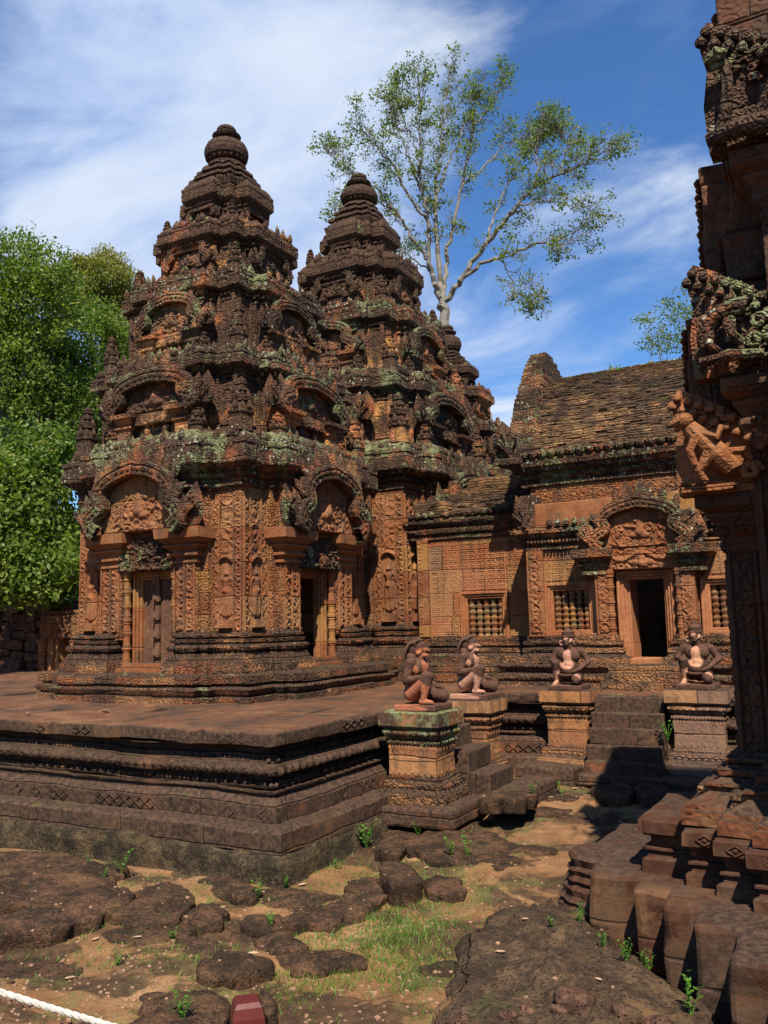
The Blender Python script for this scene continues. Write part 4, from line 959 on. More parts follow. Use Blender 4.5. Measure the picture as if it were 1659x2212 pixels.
# ------------------------------------------------------------ hall (mandapa) and corridor
YC = 13.63
def window(root, f, xc, y0, y1, w, z, n=5, seed=0):
    """barred window: nested frame with turned stone balusters, dark room behind"""
    fb = MB()
    for k, (gr, dz) in enumerate(((.10, .05), (.065, .03), (.03, .01))):
        xo = w/2+gr; xi = w/2+gr-.036
        for s_ in (-1, 1):
            a, b_ = sorted((xc+s_*xo, xc+s_*xi)); fb.rbox(f, a, b_, y0-gr+.0, y1+gr, z-.18, z+dz, .005, .002, .3)
        fb.rbox(f, xc-xi, xc+xi, y1+gr-.036, y1+gr-.002, z-.18, z+dz-.003, .005, .002, .3)
        fb.rbox(f, xc-xi, xc+xi, y0-gr+.002, y0-gr+.036, z-.18, z+dz-.003, .005, .002, .3)
    wo = fb.build('window', M['frame'], root)
    cols = [(.46, .27, .13), (.38, .15, .08), (.22, .16, .12), (.48, .30, .16), (.30, .12, .07), (.16, .12, .10)]
    for k in range(n):
        x = xc-w/2+w*(k+.5)/n; r = w/n*.43; b = MB(); H = y1-y0; pr = [(r*1.0, 0)]
        nr = 7
        for j in range(nr):
            c = j/nr; d = 1/nr
            pr += [(r*.80, (c+.05*d)*H), (r*.80, (c+.30*d)*H), (r*.98, (c+.36*d)*H), (r*1.08, (c+.50*d)*H), (r*.86, (c+.56*d)*H), (r*1.12, (c+.64*d)*H), (r*1.10, (c+.86*d)*H), (r*.84, (c+.92*d)*H)]
        pr += [(r*.8, .985*H), (r, H)]
        b.lathe(f, [(a, y0+h) for a, h in pr], (x, z-.07), 12, .002, k)
        b.build('baluster', BALM, wo)
    d = MB(); d.box(f, xc-w/2-.03, xc+w/2+.03, y0-.03, y1+.03, z-.30, z-.178); d.build('window_shade_panel', M['dark'], wo)  # black panel closes the opening, its colour is the room's shade
BALM = stone('baluster_stone', bright=.42, cols=(OCH, RED, GREYB, (.48, .30, .16), PINK, (.30, .27, .16), RED2), dark=.16, green=.04, carve=0, course=.115, blk=.115, joints=0, bump=.5)
def wallmould(mb, f, x0, x1, pr, zb, seed=0, sp=None, back=-.3):
    """moulding running along a wall from x0 to x1 (open profile returned on both ends)"""
    poly = [(x0, back+zb), (x0, zb), (x1, zb), (x1, back+zb)]
    mb.loft(f, poly[::-1] if False else poly, pr, .14, .005, cap=True, seed=seed)
CORP = [(0, .0), (.02, .03), (.06, .03), (.065, .01), (.09, .015), (.13, .06), (.16, .06), (.165, .035), (.19, .04), (.20, .08), (.25, .09), (.27, .15), (.33, .16), (.335, .12), (.36, .12)]
BASP = [(0, .20), (.12, .20), (.125, .15), (.17, .10), (.18, .12), (.235, .12), (.24, .07), (.27, .07), (.28, .10), (.33, .10), (.335, .04), (.36, .05), (.39, .05), (.395, .0), (.42, .0)]
hall = thing('temple_hall', 'low sandstone hall with mossy brick roof, carved doorway and barred windows', 'hall', (-2.5, YC, P0))
FH = Fr((0, 11.35, 0), 0)                  # south wall plane of the hall, x is world x
X0, X1 = -4.05, -.62
# sub-base
b = MB(); pl = [(X0-.35, -11.35+.42), (X1+.4, -11.35+.42), (X1+.4, -(2*YC-11.35)-.3), (X0-.35, -(2*YC-11.35)-.3)]
pl = [(x, y) for x, y in pl][::-1]
b.loft(W0, pl, [(.85, .03), (.92, .03), (.93, .0), (.96, .03), (1.00, .035), (1.03, .0), (1.04, -.03), (1.05, -.02), (1.12, .03), (1.135, .03), (1.14, -.1)], .14, .007, seed=71)
beads(b, W0, pl, .02, .985, .07, (.03, .022, .018), sides=vis, seed=1)
b.build('hall_plinth', M['base'], hall)
# walls: south wall with openings left for door and windows (built as blocks round them)
DX, DW = -2.49, .235
W2 = (-3.50, .50, 1.58, 2.12); W3 = (-1.48, .50, 1.58, 2.12)
def wall_with_openings(mb, f, x0, x1, y0, y1, z, th, ops):
    xs = [x0]; 
    for a, b_, c, d in ops: xs += [a, b_]
    xs.append(x1)
    for i in range(0, len(xs), 2): mb.rbox(f, xs[i], xs[i+1], y0, y1, z-th, z, .004, .002, .3)
    for a, b_, c, d in ops:
        if c > y0+.01: mb.rbox(f, a, b_, y0, c, z-th, z, .004, .002, .3)
        mb.rbox(f, a, b_, d, y1, z-th, z, .004, .002, .3)
b = MB()
ops = [(W2[0]-W2[1]/2, W2[0]+W2[1]/2, W2[2], W2[3]), (DX-DW, DX+DW, 1.15, 2.23), (W3[0]-W3[1]/2, W3[0]+W3[1]/2, W3[2], W3[3])]
wall_with_openings(b, FH, X0, X1, 1.13, 3.25, 0, .35, ops)
FE = Fr((X0, YC, 0), 270); 
b.rbox(W0, X0, X0+.3, 1.13, 3.25, -(2*YC-11.35), -11.72, .01, .004, .3); b.rbox(W0, X1-.3, X1, 1.13, 3.25, -(2*YC-11.35), -11.72, .01, .004, .3)
# north wall with its own doorway letting daylight and greenery through
wall_with_openings(b, Fr((0, 2*YC-11.35, 0), 0), X0+.32, X1-.32, 1.13, 3.25, .35, .35, [(DX-.26, DX+.27, 1.15, 2.2)])
for xa, xb, ya, yb in ((X0+.22, DX-.64, 2.24, 2.66), (DX+.64, X1, 2.24, 2.66)): b.relief(FH, xa, xb, ya, yb, .004, tile_h(seed=3), .011, edge=.002)
b.build('hall_wall', M['diaper'], hall)
b = MB(); b.box(W0, X0+.05, X1-.05, 1.10, 1.16, -(2*YC-11.35)+.05, -11.4); b.build('hall_floor', M['dark'], hall)  # floor coloured near-black, indoor shade put into its colour
window(hall, FH, W2[0], W2[2], W2[3], W2[1], 0, 5, 1); window(hall, FH, W3[0], W3[2], W3[3], W3[1], 0, 5, 2)
b = MB()
for xa, xb, zf in ((X0-.02, DX-.70, .0), (DX+.66, X1+.02, .0)):
    wallmould(b, FH, xa, xb, [(1.12+a, o*.8+.01) for a, o in BASP], .0, 3)
for xa, xb in ((DX-.70, DX-.40), (DX+.36, DX+.66)):
    wallmould(b, FH, xa, xb, [(1.12+a, o*.8+.01) for a, o in BASP], .14, 4)
plH = [(X0-.02, 0.0), (X1, 0.0)]
beads(b, Fr((0, 11.35, 0), 0), [(X0, .10), (DX-.75, .10)], 0, 1.33, .05, (.022, .02, .018), closed=False); beads(b, Fr((0, 11.35, 0), 0), [(DX+.7, .10), (X1, .10)], 0, 1.33, .05, (.022, .02, .018), closed=False)
beads(b, FH, [(X0, .09), (DX-.75, .09)], 0, 1.425, .035, (.014, .014, .012), closed=False); beads(b, FH, [(DX+.7, .09), (X1, .09)], 0, 1.425, .035, (.014, .014, .012), closed=False)
b.build('wall_base_moulding', M['base'], hall)
# corner and window pilasters
b = MB()
b.rbox(FH, X0-.03, X0+.20, 1.5, 2.68, -.2, .07, .006, .003, .2); b.relief(FH, X0+.0, X0+.17, 1.55, 2.64, .078, scroll_h(.15, .026, 4), .013)
for xx in (DX-.62, DX+.42):
    b.build('wall_pilaster', M['pilaster'], hall); b = MB()
    b.rbox(FH, xx, xx+.20, 1.5, 2.52, -.1, .20, .006, .003, .2); b.relief(FH, xx+.03, xx+.17, 1.54, 2.50, .208, scroll_h(.14, .022, 5), .013)
b.build('wall_pilaster', M['pilaster'], hall)
# lower cornice (half vault eave) and its lotus tiles
b = MB()
wallmould(b, FH, X0-.06, DX-.62, [(2.66+a*.9, o) for a, o in CORP], .0, 5); wallmould(b, FH, DX+.60, X1+.05, [(2.66+a*.9, o) for a, o in CORP], .0, 6)
beads(b, FH, [(X0, .12), (X1, .12)], 0, 2.78, .05, (.02, .024, .02), closed=False)
beads(b, FH, [(X0-.05, .17), (X1, .17)], 0, 3.02, .115, (.052, .055, .04), closed=False, nu=10, nv=6, skip=.05)
b.build('lower_cornice', M['cornice'], hall)
b = MB(); b.rbox(FH, X0-.03, X1, 2.98, 3.32, -.5, .10, .02, .01, .2); b.rbox(FH, X0+.0, X1, 3.10, 3.30, -.4, .02, .02, .01, .2)
Pz = [(0.12, 3.0), (0.10, 3.10), (.03, 3.20), (-.08, 3.27), (-.2, 3.30)]
b.build('half_vault', M['smooth'], hall)
# clerestory frieze and main cornice
b = MB(); b.rbox(Fr((0, 11.55, 0), 0), X0-.02, X1, 3.2, 3.62, -.3, .0, .008, .004, .2); b.relief(Fr((0, 11.55, 0), 0), X0+.05, X1-.05, 3.33, 3.60, .005, scroll_h(.13, .016, 6), .016)
b.build('frieze', M['wall'], hall)
FR_ = Fr((0, 11.55, 0), 0)
b = MB(); wallmould(b, FR_, X0-.08, X1+.05, [(3.58, 0), (3.60, .05), (3.64, .05), (3.645, .02), (3.67, .03), (3.70, .09), (3.735, .09), (3.74, .06), (3.77, .08), (3.79, .14), (3.84, .15), (3.86, .20), (3.93, .22), (3.935, .16), (3.97, .16)], 0, 7)
beads(b, FR_, [(X0, .09), (X1, .09)], 0, 3.72, .04, (.016, .016, .016), closed=False); beads(b, FR_, [(X0, .19), (X1, .19)], 0, 3.86, .05, (.02, .014, .016), closed=False)
b.build('main_cornice', M['cornice'], hall)
b = MB(); beads(b, FR_, [(X0-.1, .17), (X1+.1, .17)], 0, 4.02, .135, (.058, .062, .05), closed=False, nu=10, nv=6, skip=.06, seed=4); beads(b, FR_, [(X0-.1, .215), (X1+.1, .215)], 0, 4.02, .135, (.022, .022, .02), closed=False, seed=4, skip=.06)
b.build('eave_tile_row', M['cornice'], hall)
# brick vault roof: rows of worn bricks on a curved section
def vault(root, x0, x1, ye, ze, yr, zr, name, seed, row=.07, rag=.006, mat='tile', bulge=.22, both=True):
    b = MB(); r_ = np.random.default_rng(seed); n = int(math.hypot(yr-ye, zr-ze)/row)
    def curve(t): return ye+(yr-ye)*(t**1.18), ze+(zr-ze)*(1-(1-t)**(1+bulge*2))
    for sgn in ((1, -1) if both else (1,)):
        for k in range(n):
            ya, za = curve(k/n); yb, zb = curve((k+1)/n)
            x = x0
            while x < x1-.02:
                w = r_.uniform(.08, .19); xe = min(x+w, x1)
                if sgn < 0: xe = x1
                d = r_.normal(0, rag); 
                if r_.random() < .04: d -= .03
                th = .16; ny, nz = -(zb-za), (yb-ya); l = math.hypot(ny, nz); ny /= l; nz /= l
                Q = []
                for (yy, zz_) in ((ya, za-.0), (yb, zb-.006)):
                    for dd in (-th, .008+d): Q.append((yy+ny*dd, zz_+nz*dd))
                P = []
                for xx in (x+.004, xe-.004):
                    for (yy, zz_) in Q: P.append((xx, yy if sgn > 0 else 2*yr-yy, zz_))
                P = np.array(P)+r_.normal(0, .003, (8, 3))
                b.add(P, np.array([(0, 1, 3, 2), (4, 6, 7, 5), (1, 5, 7, 3), (0, 4, 5, 1), (2, 3, 7, 6)])); x = xe
    return b.build(name, M[mat], root)
vault(hall, X0-.28, X1+.1, 11.44, 4.05, YC, 5.66, 'brick_roof', 3, .040)
b = MB(); b.rbox(W0, X0-.22, X1+.1, 5.62, 5.70, -YC-.08, -YC+.08, .02, .008, .15)
for x in np.arange(X0+.1, X1, .31):
    if rng.random() < .6: b.ell(W0, [(x, 5.71, -YC)], (.05, .045, .05), 7, 4)
b.build('roof_ridge', M['cornice'], hall)
# gable slab at the west end, stepped, with a naga head at its foot
b = MB()
def gable(mb, x0, x1, yb, zb, yc, zt, sgn=1, seed=0, n=24):
    for k in range(n):
        t0, t1 = k/n, (k+1)/n; cv = lambda t: yb+(yc-yb-.10)*(t**1.35)
        y0 = cv(t0); hgt = (zt-zb)/n
        mb.rbox(W0, x0+.30*(1-t0)+rng.uniform(-.01, .01), x1+.50*(1-t0)+rng.uniform(-.01, .01), zb+hgt*k, zb+hgt*(k+1)-.004, -(2*yc-y0), -y0, .015, .008, .14, seed+k)
gable(b, X0-.60, X0-.33, 11.50, 4.05, YC, 6.14, seed=4)
b.build('gable', M['ped'], hall)
b = MB(); f = Fr((X0-.24, 11.44, 0), 0); leafs(b, f, [(0, 3.98, -.02, -.1, .62, .19, .06)], 10, 8); naga(b, f, .02, 3.99, .42, .06, -1, 5); b.rbox(f, -.2, .2, 3.9, 4.0, -.2, .16, .02, .006)
L = [(-.17, 4.05+.09*k, .0, -.5, .12, .04, .03) for k in range(5)]; leafs(b, f, L, 5, 4)
b.build('naga_acroterion', M['ped'], hall)
# small half gable end at the lower roof, west corner
b = MB(); f = Fr((X0+.02, 11.28, 0), 0); b.rbox(f, -.10, .12, 2.98, 3.45, -.5, .05, .03, .01, .1); leafs(b, f, [(.0, 2.92, .06, -.15, .55, .14, .06)], 9, 7); naga(b, f, .02, 2.95, .30, .10, -1, 3); b.build('naga_acroterion', M['ped'], hall)
# door porch
FP = Fr((DX, 11.35, 0), 0)
b = MB()
for k, (dx, dz) in enumerate(((.36, .12), (.32, .09), (.285, .06))):
    for s_ in (-1, 1):
        xa, xb = sorted((s_*dx, s_*(dx-.042))); b.rbox(FP, xa, xb, 1.20, 2.33-.035*k, -.3, dz, .006, .002, .3)
    b.rbox(FP, -(dx-.042), (dx-.042), 2.33-.036*(k+1), 2.33-.036*k-.001, -.3, dz-.003, .006, .002, .3)
b.rbox(FP, -.36, .36, 1.14, 1.215, -.3, .16, .01, .004)
for s_ in (-1, 1): xa, xb = sorted((s_*.245, s_*.215)); b.rbox(FP, xa, xb, 1.2, 2.24, -.42, .02, .004, .002, .3)
b.build('door_frame', M['frame'], hall)
for s_ in (-1, 1):
    b = MB(); colonette(b, FP, s_*.43, 1.18, 2.36, .17, .048, 12, 3); b.build('colonette', M['smooth'], hall)
b = MB(); b.rbox(FP, -.53, .53, 2.34, 2.63, -.1, .20, .01, .003); b.relief(FP, -.52, .52, 2.345, 2.62, .20, medal_h(.045, 5), .011); b.build('lintel', M['pilaster'], hall)
for s_ in (-1, 1):
    b = MB(); xm = s_*.62; hw = .13; poly = [(xm-hw, .0), (xm-hw, .22), (xm+hw, .22), (xm+hw, .0)][::1]
    b.loft(FP, poly, [(2.28, 0), (2.30, .03), (2.34, .03), (2.345, .0), (2.38, .03), (2.42, .06), (2.44, .06), (2.445, .03), (2.50, .09), (2.52, .13), (2.62, .14), (2.63, .12)], .1, .005, seed=3); b.build('capital', M['ped'], hall)
ta, aa = MB(), MB(); pediment(ta, aa, FP, 0, 2.63, .76, .66, .16, .15, 31, .011, 13, ns=.34)
aa.build('pediment_arch', M['ped'], hall); ta.build('tympanum', M['pilaster'], hall)
for k in range(3):
    b = MB(); b.rbox(FP, -.42-.02*k, .42+.02*k, .86, 1.15-.09*k, .1, .56+.12*k, .02, .008, .12, k); b.build('door_step', M['base'], hall)

# corridor between the central tower and the hall
cor = thing('linking_corridor', 'short flower tiled corridor wall with one barred window under a ruined brick roof', 'corridor', (-5.1, 12.2, P0))
FC = Fr((0, 12.05, 0), 0); CX0, CX1 = -6.15, X0+.02
b = MB(); wc = (-4.92, .52, 1.50, 2.05)
wc = (-5.04, .58, 1.44, 2.07)
wall_with_openings(b, FC, CX0, CX1-.04, 1.13, 3.10, 0, .4, [(wc[0]-wc[1]/2, wc[0]+wc[1]/2, wc[2], wc[3])])
th_ = tile_h()
for xa, xb, ya, yb in ((CX0+.22, wc[0]-wc[1]/2-.11, 1.50, 2.98), (wc[0]+wc[1]/2+.11, CX1-.05, 1.50, 2.98), (wc[0]-wc[1]/2-.11, wc[0]+wc[1]/2+.11, wc[3]+.11, 2.98)): b.relief(FC, xa, xb, ya, yb, .004, th_, .011, edge=.002)
b.build('corridor_wall', M['diaper'], cor); window(cor, FC, wc[0], wc[2], wc[3], wc[1], 0, 5, 3)
b = MB(); b.rbox(FC, CX0+.02, CX0+.20, 1.5, 3.0, -.1, .06, .005, .003, .2); b.relief(FC, CX0+.03, CX0+.12, 1.55, 2.96, .066, scroll_h(.09, .016, 5), .012); b.build('corner_pilaster', M['pilaster'], cor)
b = MB(); wallmould(b, FC, CX0-.02, CX1-.02, [(1.10+a*.95, o*.8+.01) for a, o in BASP], .0, 3); beads(b, FC, [(CX0, .10), (CX1, .10)], 0, 1.31, .05, (.022, .02, .018), closed=False); b.build('wall_base_moulding', M['base'], cor)
b = MB(); b.rbox(W0, CX0-.2, X0-.34, .86, 1.0, -13, -11.42, .02, .006, .14); b.rbox(W0, CX0-.2, X0-.34, 1.0, 1.12, -13, -11.46, .02, .006, .14); b.build('corridor_plinth', M['base'], cor)
b = MB(); wallmould(b, FC, CX0-.05, CX1-.03, [(2.98, 0), (3.0, .04), (3.04, .04), (3.045, .01), (3.08, .03), (3.12, .08), (3.16, .08), (3.165, .05), (3.19, .09), (3.24, .13), (3.29, .14), (3.30, .09), (3.32, .09)], .0, 3)
beads(b, FC, [(CX0, .07), (CX1, .07)], 0, 3.10, .04, (.017, .02, .016), closed=False); b.build('corridor_cornice', M['ped'], cor)
b = MB(); beads(b, FC, [(CX0-.1, .12), (CX1, .12)], 0, 3.37, .12, (.055, .055, .06), closed=False, nu=9, nv=6, skip=.25, seed=9); b.build('eave_tile_row', M['cornice'], cor)
vault(cor, CX0-.05, X0+.05, 11.98, 3.36, YC, 4.02, 'brick_roof', 9, .058, .017)
b = MB(); b.rbox(W0, CX0-.1, CX0+.55, 3.3, 3.62, -12.7, -12.05, .06, .03, .12, 5, ); b.build('broken_roof_block', M['tile'], cor); b = MB(); b.rbox(W0, -5.7, -4.5, 3.86, 4.06, -13.4, -13.0, .04, .03, .12, 6); b.build('broken_roof_block', M['tile'], cor)
# ------------------------------------------------------------ kneeling guardian statues (local: +X forward, +Y left, Z up)
class LF:
    """plain local frame: (x, y, z) given as is"""
    def __call__(s, P): return np.asarray(P, float)
L0 = LF()
def capsule(mb, p, q, r0, r1, n=12):
    p, q = np.array(p, float), np.array(q, float); d = q-p; l = np.linalg.norm(d)+1e-6; u = d/l
    P = []; r = []
    for t in np.linspace(-math.pi/2, -.25, 4): P.append(p+u*math.sin(t)*r0); r.append(max(.0008, r0*math.cos(t)))
    for t in np.linspace(0, 1, 4): P.append(p+d*t); r.append(r0+(r1-r0)*t)
    for t in np.linspace(.25, math.pi/2, 4): P.append(q+u*math.sin(t)*r1); r.append(max(.0008, r1*math.cos(t)))
    mb.tube(P, r, n)
def blob(mb, c, r, rot=0.0):
    m0 = MB(); m0.ell(L0, [(0, 0, 0)], (r[0], r[1], r[2]), 16, 10)
    P = m0.V[0]; ca, sa = math.cos(rot), math.sin(rot)
    # axes: ell gives (x, y(up), z); use as local xyz directly, rotated about Y
    P = np.stack([P[:, 0]*ca+P[:, 2]*sa, P[:, 1], -P[:, 0]*sa+P[:, 2]*ca], 1)+np.array(c); mb.add(P, m0.Q[0])
def hand(mb, w, d, side, s=1.0, curl=.5):
    """palm, four fingers of unequal length and a thumb; w wrist, d pointing direction"""
    w = np.array(w, float); d = np.array(d, float); d /= np.linalg.norm(d); up = np.array([0, 0, 1.]); sd = np.cross(up, d); sd /= np.linalg.norm(sd); nn = np.cross(d, sd)
    capsule(mb, w, w+d*.035*s, .018*s, .022*s, 8); capsule(mb, w+d*.03*s-sd*.012*s, w+d*.03*s+sd*.012*s, .016*s, .016*s, 8)
    for k, l in enumerate((.030, .038, .035, .025)):
        o = sd*(k-1.5)*.0155*s*side; a = w+d*.045*s+o; b = a+d*l*.6*s+nn*.002; c = b+(d*.6-nn*curl)*l*.55*s
        capsule(mb, a, b, .0078*s, .0072*s, 7); capsule(mb, b, c, .0072*s, .006*s, 7)
    a = w+d*.018*s-sd*.02*s*side; capsule(mb, a, a+(d*.8-sd*side*.8)*.026*s, .0085*s, .007*s, 7)
def guardian(kind, body, seed, expose):
    mats = mk_statue(kind+'_stone', body, expose)
    b = MB()
    ape = kind == 'ape'
    capsule(b, (-.055, 0, .115), (-.02, 0, .20), .098, .092, 16); capsule(b, (.0, 0, .195), (.005, 0, .23), .093, .088, 16)
    capsule(b, (-.01, -.045, .335), (-.01, .045, .335), .088, .088, 16); capsule(b, (-.01, 0, .25), (-.01, 0, .33), .088, .095, 16)
    capsule(b, (.03, -.042, .345), (.035, -.042, .33), .052, .045); capsule(b, (.03, .042, .345), (.035, .042, .33), .052, .045)     # breast
    capsule(b, (-.02, -.12, .385), (-.02, .12, .385), .046, .046); capsule(b, (-.01, 0, .40), (.01, 0, .45), .055, .048)            # shoulders, neck
    # right leg: knee raised, foot flat
    capsule(b, (-.05, -.075, .10), (.165, -.125, .262), .074, .050, 14); capsule(b, (.165, -.125, .258), (.105, -.125, .06), .047, .030, 12); capsule(b, (.13, -.125, .17), (.115, -.125, .12), .040, .036)
    capsule(b, (.085, -.125, .030), (.185, -.128, .024), .030, .022, 10)
    for k in range(5): capsule(b, (.19, -.150+.0115*k, .018), (.215-.003*abs(k-3), -.152+.0118*k, .012), .0075, .006, 6)
    # left leg: knee on the ground, shin folded under
    capsule(b, (-.05, .075, .10), (.185, .125, .072), .076, .056, 14); capsule(b, (.19, .125, .055), (-.01, .11, .04), .050, .034, 12); capsule(b, (-.01, .11, .04), (-.06, .09, .035), .03, .024)
    if not ape:
        capsule(b, (-.025, -.140, .380), (-.055, -.168, .225), .047, .036, 12); capsule(b, (-.055, -.168, .225), (.10, -.135, .255), .037, .025, 12); hand(b, (.105, -.133, .262), (1, .05, .12), -1, 1.15, .6)
        capsule(b, (-.025, .140, .380), (-.045, .172, .225), .047, .036, 12); capsule(b, (-.045, .172, .225), (.10, .135, .16), .037, .025, 12); hand(b, (.105, .133, .155), (1, -.05, -.1), 1, 1.15, .6)
        # lion head: skull, muzzle, open jaw
        capsule(b, (-.01, 0, .52), (.02, 0, .525), .070, .064, 16); capsule(b, (.045, 0, .512), (.112, 0, .497), .036, .023, 12); capsule(b, (.105, -.012, .505), (.105, .012, .505), .018, .018)
        capsule(b, (.02, 0, .455), (.085, 0, .448), .034, .018, 12); capsule(b, (.035, -.034, .485), (.02, -.045, .47), .024, .026); capsule(b, (.035, .034, .485), (.02, .045, .47), .024, .026)
        for s_ in (-1, 1):
            capsule(b, (.058, s_*.032, .553), (.07, s_*.015, .548), .015, .012); blob(b, (.066, s_*.030, .537), (.014, .012, .012)); capsule(b, (.0, s_*.066, .545), (-.01, s_*.074, .565), .018, .010)
            capsule(b, (.07, s_*.02, .482), (.075, s_*.02, .470), .006, .004, 6)
    else:
        capsule(b, (-.025, -.145, .380), (-.005, -.215, .275), .045, .036, 12); capsule(b, (-.005, -.215, .275), (.125, -.155, .262), .035, .024, 12); hand(b, (.125, -.150, .275), (1, .45, -.15), -1, 1.1, .9)
        capsule(b, (-.025, .145, .380), (-.020, .225, .265), .045, .036, 12); capsule(b, (-.020, .225, .265), (.10, .130, .175), .036, .024, 12); hand(b, (.10, .128, .170), (1, -.55, -.1), 1, 1.1, .9)
        capsule(b, (-.01, 0, .515), (.01, 0, .515), .064, .060, 16); capsule(b, (.045, 0, .488), (.062, 0, .482), .036, .030, 14); capsule(b, (.03, -.02, .505), (.03, .02, .505), .038, .038)
        capsule(b, (.045, -.028, .548), (.045, .028, .548), .014, .014)                                   # brow
        for s_ in (-1, 1): blob(b, (.060, s_*.024, .530), (.010, .013, .010)); capsule(b, (.078, s_*.008, .505), (.082, s_*.008, .498), .007, .006, 6)
        capsule(b, (.086, -.018, .472), (.086, .018, .472), .007, .007, 6); capsule(b, (.084, -.015, .459), (.084, .015, .459), .007, .007, 6)
        capsule(b, (.03, 0, .175), (.07, 0, .16), .075, .06, 14)
    lab = {'lion': 'lion', 'ape': 'ape'}
    body_ = b
    root_parts = []
    def mk(root):
        o = body_.build('body', mats, root, smooth=True)
        r = o.modifiers.new('remesh', 'REMESH'); r.mode = 'VOXEL'; r.voxel_size = .0058; r.use_smooth_shade = True
        s = o.modifiers.new('smooth', 'SMOOTH'); s.factor = .5; s.iterations = 3
        # belt and cloth round the hips
        c = MB(); t = np.linspace(0, 2*math.pi, 25); c.tube(np.stack([-.02+.118*np.cos(t), .118*np.sin(t), .165-.02*np.cos(t)], 1), .014, 7, cap=False)
        if ape:
            t = np.linspace(-1.35, 1.35, 13); c.tube(np.stack([.105+.055*np.cos(t), .13*np.sin(t), .165-.055*np.cos(t)], 1), .017, 7)
        c.build('belt', mats, root, smooth=True)
        if not ape:
            m = MB(); capsule(m, (-.045, 0, .53), (-.062, 0, .40), .072, .060, 14)   # mane of combed locks, falling to the shoulders
            for k in range(13):
                a = -1.25+2.5*k/12; y = .078*math.sin(a); P = []
                for t in np.linspace(0, 1, 8):
                    th = .55-2.1*t; P.append((-.018+(.074)*math.sin(th)*1.0-.012*t, y*(1+.35*t), .525+.078*math.cos(th)*abs(math.cos(a))**.4-.10*t*t*1.05))
                m.tube(P, [.012, .016, .017, .017, .017, .017, .015, .009], 7)
            blob(m, (-.035, 0, .515), (.074, .080, .085)); capsule(m, (-.05, -.05, .43), (-.05, .05, .43), .05, .05); m.tube([(-.04, -.09, .555), (.02, -.075, .585), (.045, 0, .592), (.02, .075, .585), (-.04, .09, .555)], .010, 6)
            m.build('mane', mats, root, smooth=True)
        else:
            m = MB(); pr = [(.070, .545), (.074, .556), (.074, .572), (.070, .580), (.071, .600), (.066, .612), (.058, .624), (.040, .636), (.026, .642), (.018, .650), (.020, .660), (.012, .675), (.001, .690)]
            th = np.linspace(0, 2*math.pi, 22, endpoint=False); A = np.array(pr)
            P = np.stack([-.002+A[None, :, 0]*np.cos(th)[:, None], A[None, :, 0]*np.sin(th)[:, None], np.broadcast_to(A[None, :, 1], (22, len(pr)))], -1).reshape(-1, 3); m.grid(P, 22, len(pr), closeu=True)
            for zz in (.562, .588, .606): m.ell(L0, [( -.002+.072*math.cos(q), .072*math.sin(q), zz) for q in np.linspace(0, 2*math.pi, 26, endpoint=False)], (.007, .007, .007), 5, 3)
            m.build('crown', mats, root, smooth=True)
            for s_ in (-1, 1):
                m = MB(); t = np.linspace(0, 2*math.pi, 15); m.tube(np.stack([.005+t*0+.004*np.sin(t), s_*.083+.022*np.cos(t), .480+.026*np.sin(t)], 1), .009, 7, cap=False); capsule(m, (.0, s_*.068, .525), (.0, s_*.078, .505), .014, .010)
                m.build('earring', mats, root, smooth=True)
        p = MB(); f = Fr((.05, 0, 0), 90)
        p.rbox(f, -.20, .20, -.055, .004, -.22, .20, .012, .003, .06, seed); p.build('base_slab', mats, root)
    return mk
LAB = {0: 'red bodied lion headed guardian kneeling on the green spotted pedestal', 1: 'pale chested lion headed guardian kneeling on the pedestal with a bare ochre side',
       2: 'ape headed guardian in a pointed crown kneeling left of the dark front staircase', 3: 'ape headed guardian kneeling right of the dark front staircase, beside the library'}
EXL = [((.085, 0, .33), (.060, .07, .13)), ((.03, -.13, .15), (.16, .06, .10)), ((.06, -.05, .47), (.06, .08, .05)), ((.02, -.1, .05), (.22, .09, .07)), ((.06, -.03, .49), (.07, .05, .03)), ((-.12, -.2, -.03), (.30, .12, .035)), ((.03, -.13, .30), (.05, .03, .06))]
EXA = [((.09, .0, .31), (.07, .050, .12)), ((.10, .0, .235), (.08, .085, .055)), ((.12, -.125, .12), (.06, .05, .12)), ((.15, -.125, .02), (.10, .06, .05)), ((.06, .065, .49), (.05, .035, .06)), ((.18, .13, .08), (.05, .05, .05)), ((.04, -.02, .54), (.05, .04, .03)), ((0, -.08, .48), (.06, .03, .04))]
for i, (px, py, zt, rz, kind, col, ex, sc_) in enumerate([(-3.92, 7.64, .905, 0, 'lion', (.36, .125, .062), EXL, 1.04), (-3.90, 8.86, .905, 0, 'lion', (.44, .22, .145), EXL, 1.04),
                                                  (-3.14, 10.0, .925, -math.pi/2, 'ape', (.46, .235, .16), EXA, 1.0), (-1.71, 10.04, .955, -math.pi/2, 'ape', (.50, .25, .15), EXA, 1.0)]):
    g_ = thing('guardian_statue', LAB[i], 'statue', (px, py, zt+.052), rz, 'kneeling guardian statues')
    g_.scale = (sc_, sc_, sc_); ORG[g_] = np.zeros(3)
    guardian(kind, col, i, ex)(g_)
# ------------------------------------------------------------ library at the right edge: nested gables seen end-on
lib = thing('library_building', 'tall dark library gable with naga carvings filling the right edge of the view', 'building', (.3, 6.0, .3))
def strip(mb, x0, x1, y0, y1, z0, z1, seed=0, b=.012, n=.006): mb.rbox(W0, x0, x1, z0, z1, -y1, -y0, b, n, .12, seed)
LY = [(-.82, 5.52, .42), (-.62, 5.30, .42), (-.46, 5.12, .5)]       # (west edge x, south face y, ...) of the three nested porches
b = MB()
